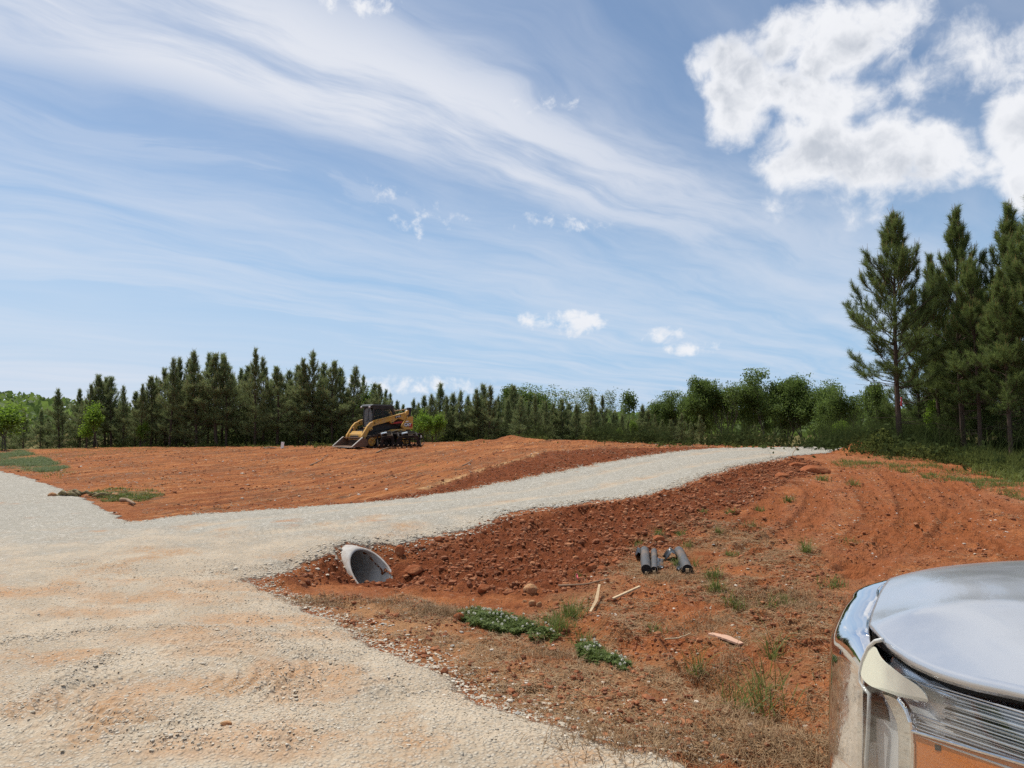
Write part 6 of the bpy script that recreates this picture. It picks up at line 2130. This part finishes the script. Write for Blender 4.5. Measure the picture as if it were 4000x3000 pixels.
    for (px, py, r, n, h) in [(2655, 2095, .05, 60, .16), (2572, 2100, .06, 60, .12), (3150, 2165, .05, 70, .26), (2935, 2060, .10, 60, .14), (2855, 2010, .06, 60, .14), (3080, 1960, .07, 60, .14), (2970, 1995, .06, 40, .14), (2745, 2005, .05, 40, .12), (2805, 2085, .05, 40, .12), (2690, 2140, .06, 40, .14), (2790, 2255, .07, 90, .16), (2800, 2310, .08, 90, .16), (2870, 2365, .08, 70, .18), (2860, 2170, .08, 60, .10), (2640, 2215, .04, 40, .14), (2715, 2215, .05, 40, .14), (2490, 2128, .05, 40, .12), (3040, 2360, .10, 90, .12),
                               (2960, 2670, .15, 70, .26), (2900, 2720, .10, 40, .26), (3000, 2720, .10, 34, .34), (2230, 2420, .10, 130, .22), (2180, 2470, .12, 150, .18), (2720, 2600, .05, 40, .30), (3020, 2560, .05, 30, .34), (2275, 2520, .06, 60, .22), (2560, 2470, .08, 40, .10), (3320, 2120, .1, 50, .1), (3210, 1880, .12, 60, .2), (3340, 1900, .12, 60, .18), (3530, 1845, .15, 80, .2), (3620, 1870, .12, 70, .16), (1640, 1822, .3, 50, .1), (3250, 2290, .1, 80, .12), (2260, 2250, .06, 50, .08), (2160, 2440, .1, 90, .14)]:
        c = np.array(at1(px, py)); q = c + rng.normal(size=(n, 2)) * r * .6
        blades(g, rng, q, h, .0032 if py > 2050 else .006, .75, .45)
    q = patchy(pts_in(P_([(3190, 1795), (3400, 1785), (3700, 1815), (4000, 1868), (4000, 1960), (3600, 1860), (3300, 1830)]), 9000, rng), rng, .9, .10, 181)
    blades(g, rng, q, .13, .006, .8, .35)
    q = pts_in(P_([(3780, 1815), (4000, 1835), (4200, 1880), (4200, 1935), (3960, 1880), (3800, 1850)]), 3000, rng)
    blades(g, rng, patchy(q, rng, .8, -.1, 188), .24, .008, .8, .65)
    q = np.vstack([patchy(pts_in(patch_poly, 3500, rng), rng, 1.0, -.1, 182), patchy(pts_in(P_([(120, 1752), (700, 1752), (900, 1752), (700, 1765), (400, 1775), (250, 1800), (300, 1850), (220, 1880), (40, 1835), (180, 1810)]), 9000, rng), rng, .5, .02, 183)])
    blades(g, rng, q, .10, .008, .9, .35)
    tag(g.build('grass', M_GRASS), kind='stuff')
    b = Arr()
    blades(b, rng, patchy(pts_in(P_([(0, 1764), (80, 1762), (190, 1795), (270, 1828), (200, 1850), (0, 1832)]), 22000, rng), rng, .35, .02, 195), .15, .007, .8, .5)
    tag(b.build('tall_grass', M_GRASSB), kind='stuff')
    # clover with white heads
    c = Arr()
    for P, n in ((P_([(1785, 2400), (1850, 2385), (2000, 2420), (2110, 2465), (2190, 2500), (2140, 2518), (2030, 2500), (1880, 2458), (1800, 2430)]), 4200), (P_([(2250, 2530), (2320, 2525), (2390, 2580), (2470, 2610), (2440, 2635), (2340, 2605), (2260, 2570)]), 1900), (P_([(430, 1922), (500, 1920), (520, 1940), (440, 1950)]), 700)):
        q = patchy(pts_in(P, n, rng), rng, 2.2, -.12, 191)
        z = height(q[:, 0], q[:, 1]); m = len(q)
        ctr = np.column_stack([q, z + rng.uniform(.004, .05, m) * (.5 + .9 * np.clip(.5 + fbm(q[:, 0] * 3, q[:, 1] * 3, 3, 192), 0, 1.3))])
        for kx in range(3):
            a = rng.uniform(0, 6.28, m) + kx * 2.09
            d = np.column_stack([np.cos(a), np.sin(a), rng.uniform(-.2, .6, m)]); w = unit(np.cross(d, [0, 0, 1.0])) * .008
            c.quads(ctr, ctr + d * .010 + w, ctr + d * .021, ctr + d * .010 - w, np.clip(rng.uniform(.1, .9, m), 0, 1))
        blades(c, rng, q[: m // 2], .085, .0025, .6, .5)
        nf = m // 70
        for p in q[rng.permutation(m)[:nf]]:
            zc = hz(p[0], p[1]) + rng.uniform(.05, .10); u = rng.normal(size=(26, 3)); u = unit(u)
            w = unit(np.cross(u, rng.normal(size=(26, 3)))) * .0045
            ctr1 = np.array([p[0], p[1], zc])
            c.tris(ctr1 - w, ctr1 + w, ctr1 + u * .014, np.full(26, 2.0))
    tag(c.build('clover', M_CLOVER), kind='stuff')
    # brush along the feet of the trees
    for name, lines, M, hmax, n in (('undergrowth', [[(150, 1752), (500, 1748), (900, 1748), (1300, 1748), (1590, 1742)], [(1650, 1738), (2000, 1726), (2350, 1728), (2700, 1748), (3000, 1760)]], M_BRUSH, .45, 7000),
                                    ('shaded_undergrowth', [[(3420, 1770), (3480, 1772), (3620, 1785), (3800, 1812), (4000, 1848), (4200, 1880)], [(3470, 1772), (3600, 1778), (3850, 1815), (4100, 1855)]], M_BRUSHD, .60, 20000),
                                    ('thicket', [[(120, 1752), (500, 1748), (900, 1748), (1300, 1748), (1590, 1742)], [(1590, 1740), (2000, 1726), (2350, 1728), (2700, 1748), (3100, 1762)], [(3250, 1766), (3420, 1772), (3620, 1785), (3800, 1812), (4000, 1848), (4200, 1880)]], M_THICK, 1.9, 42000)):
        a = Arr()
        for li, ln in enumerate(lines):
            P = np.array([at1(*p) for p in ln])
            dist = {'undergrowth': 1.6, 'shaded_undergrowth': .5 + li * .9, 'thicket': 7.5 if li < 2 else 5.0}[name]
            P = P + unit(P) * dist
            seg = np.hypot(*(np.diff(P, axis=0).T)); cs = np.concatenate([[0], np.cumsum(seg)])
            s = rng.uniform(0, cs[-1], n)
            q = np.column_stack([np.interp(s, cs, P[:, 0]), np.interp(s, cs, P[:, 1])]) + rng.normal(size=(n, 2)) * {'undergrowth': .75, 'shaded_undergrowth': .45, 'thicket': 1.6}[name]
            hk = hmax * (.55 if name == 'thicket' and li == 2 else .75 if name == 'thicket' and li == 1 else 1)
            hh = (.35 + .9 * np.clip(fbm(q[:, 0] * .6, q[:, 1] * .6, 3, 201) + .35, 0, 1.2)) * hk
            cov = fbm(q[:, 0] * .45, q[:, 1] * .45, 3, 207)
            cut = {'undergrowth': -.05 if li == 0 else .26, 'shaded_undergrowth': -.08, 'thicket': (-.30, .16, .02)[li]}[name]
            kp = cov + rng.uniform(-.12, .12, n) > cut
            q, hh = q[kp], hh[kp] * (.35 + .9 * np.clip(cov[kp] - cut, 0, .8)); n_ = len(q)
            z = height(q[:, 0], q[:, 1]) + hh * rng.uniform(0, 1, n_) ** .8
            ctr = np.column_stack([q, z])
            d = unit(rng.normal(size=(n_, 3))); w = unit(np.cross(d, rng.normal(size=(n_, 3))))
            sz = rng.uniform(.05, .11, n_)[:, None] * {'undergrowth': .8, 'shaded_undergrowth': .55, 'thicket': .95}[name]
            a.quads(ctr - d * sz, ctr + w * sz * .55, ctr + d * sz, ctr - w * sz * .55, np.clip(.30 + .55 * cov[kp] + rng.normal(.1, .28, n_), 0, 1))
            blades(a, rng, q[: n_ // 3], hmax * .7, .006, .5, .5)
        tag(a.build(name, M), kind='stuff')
    # twigs in the shade on the right
    # far wood on the low hill to the left
    a = Arr()
    n = 26000
    az = np.radians(rng.uniform(-60, 48, n)); r = rng.uniform(230, 430, n)
    q = np.column_stack([r * np.sin(az), r * np.cos(az)])
    cell = np.round(q / 7.0) * 7.0; q = cell + rng.normal(size=(n, 2)) * 2.3
    z = height(q[:, 0], q[:, 1]) + rng.uniform(2, 10, n) ** 1.0
    ctr = np.column_stack([q, z]); d = unit(rng.normal(size=(n, 3))); w = unit(np.cross(d, rng.normal(size=(n, 3)))); sz = rng.uniform(.8, 1.9, n)[:, None]
    a.quads(ctr - d * sz, ctr + w * sz * .7, ctr + d * sz, ctr - w * sz * .7, np.clip(rng.normal(.45, .25, n), 0, 1))
    tag(a.build('far_wood', M_LEAF), kind='stuff')


cover()


def haze():
    m, k = new_mat("pale_air")
    v = k.new('ShaderNodeVolumePrincipled')
    v.inputs['Color'].default_value = (.86, .90, .95, 1)
    v.inputs['Density'].default_value = 0.0006
    v.inputs['Anisotropy'].default_value = .3
    o = k.new('ShaderNodeOutputMaterial'); k.l.new(v.outputs[0], o.inputs['Volume'])
    b = MB(); b.span((-9500, 9500), (-9500, 9500), (-40, 32))
    tag(b.build('haze', m), kind='stuff')


if HAZE:
    haze()
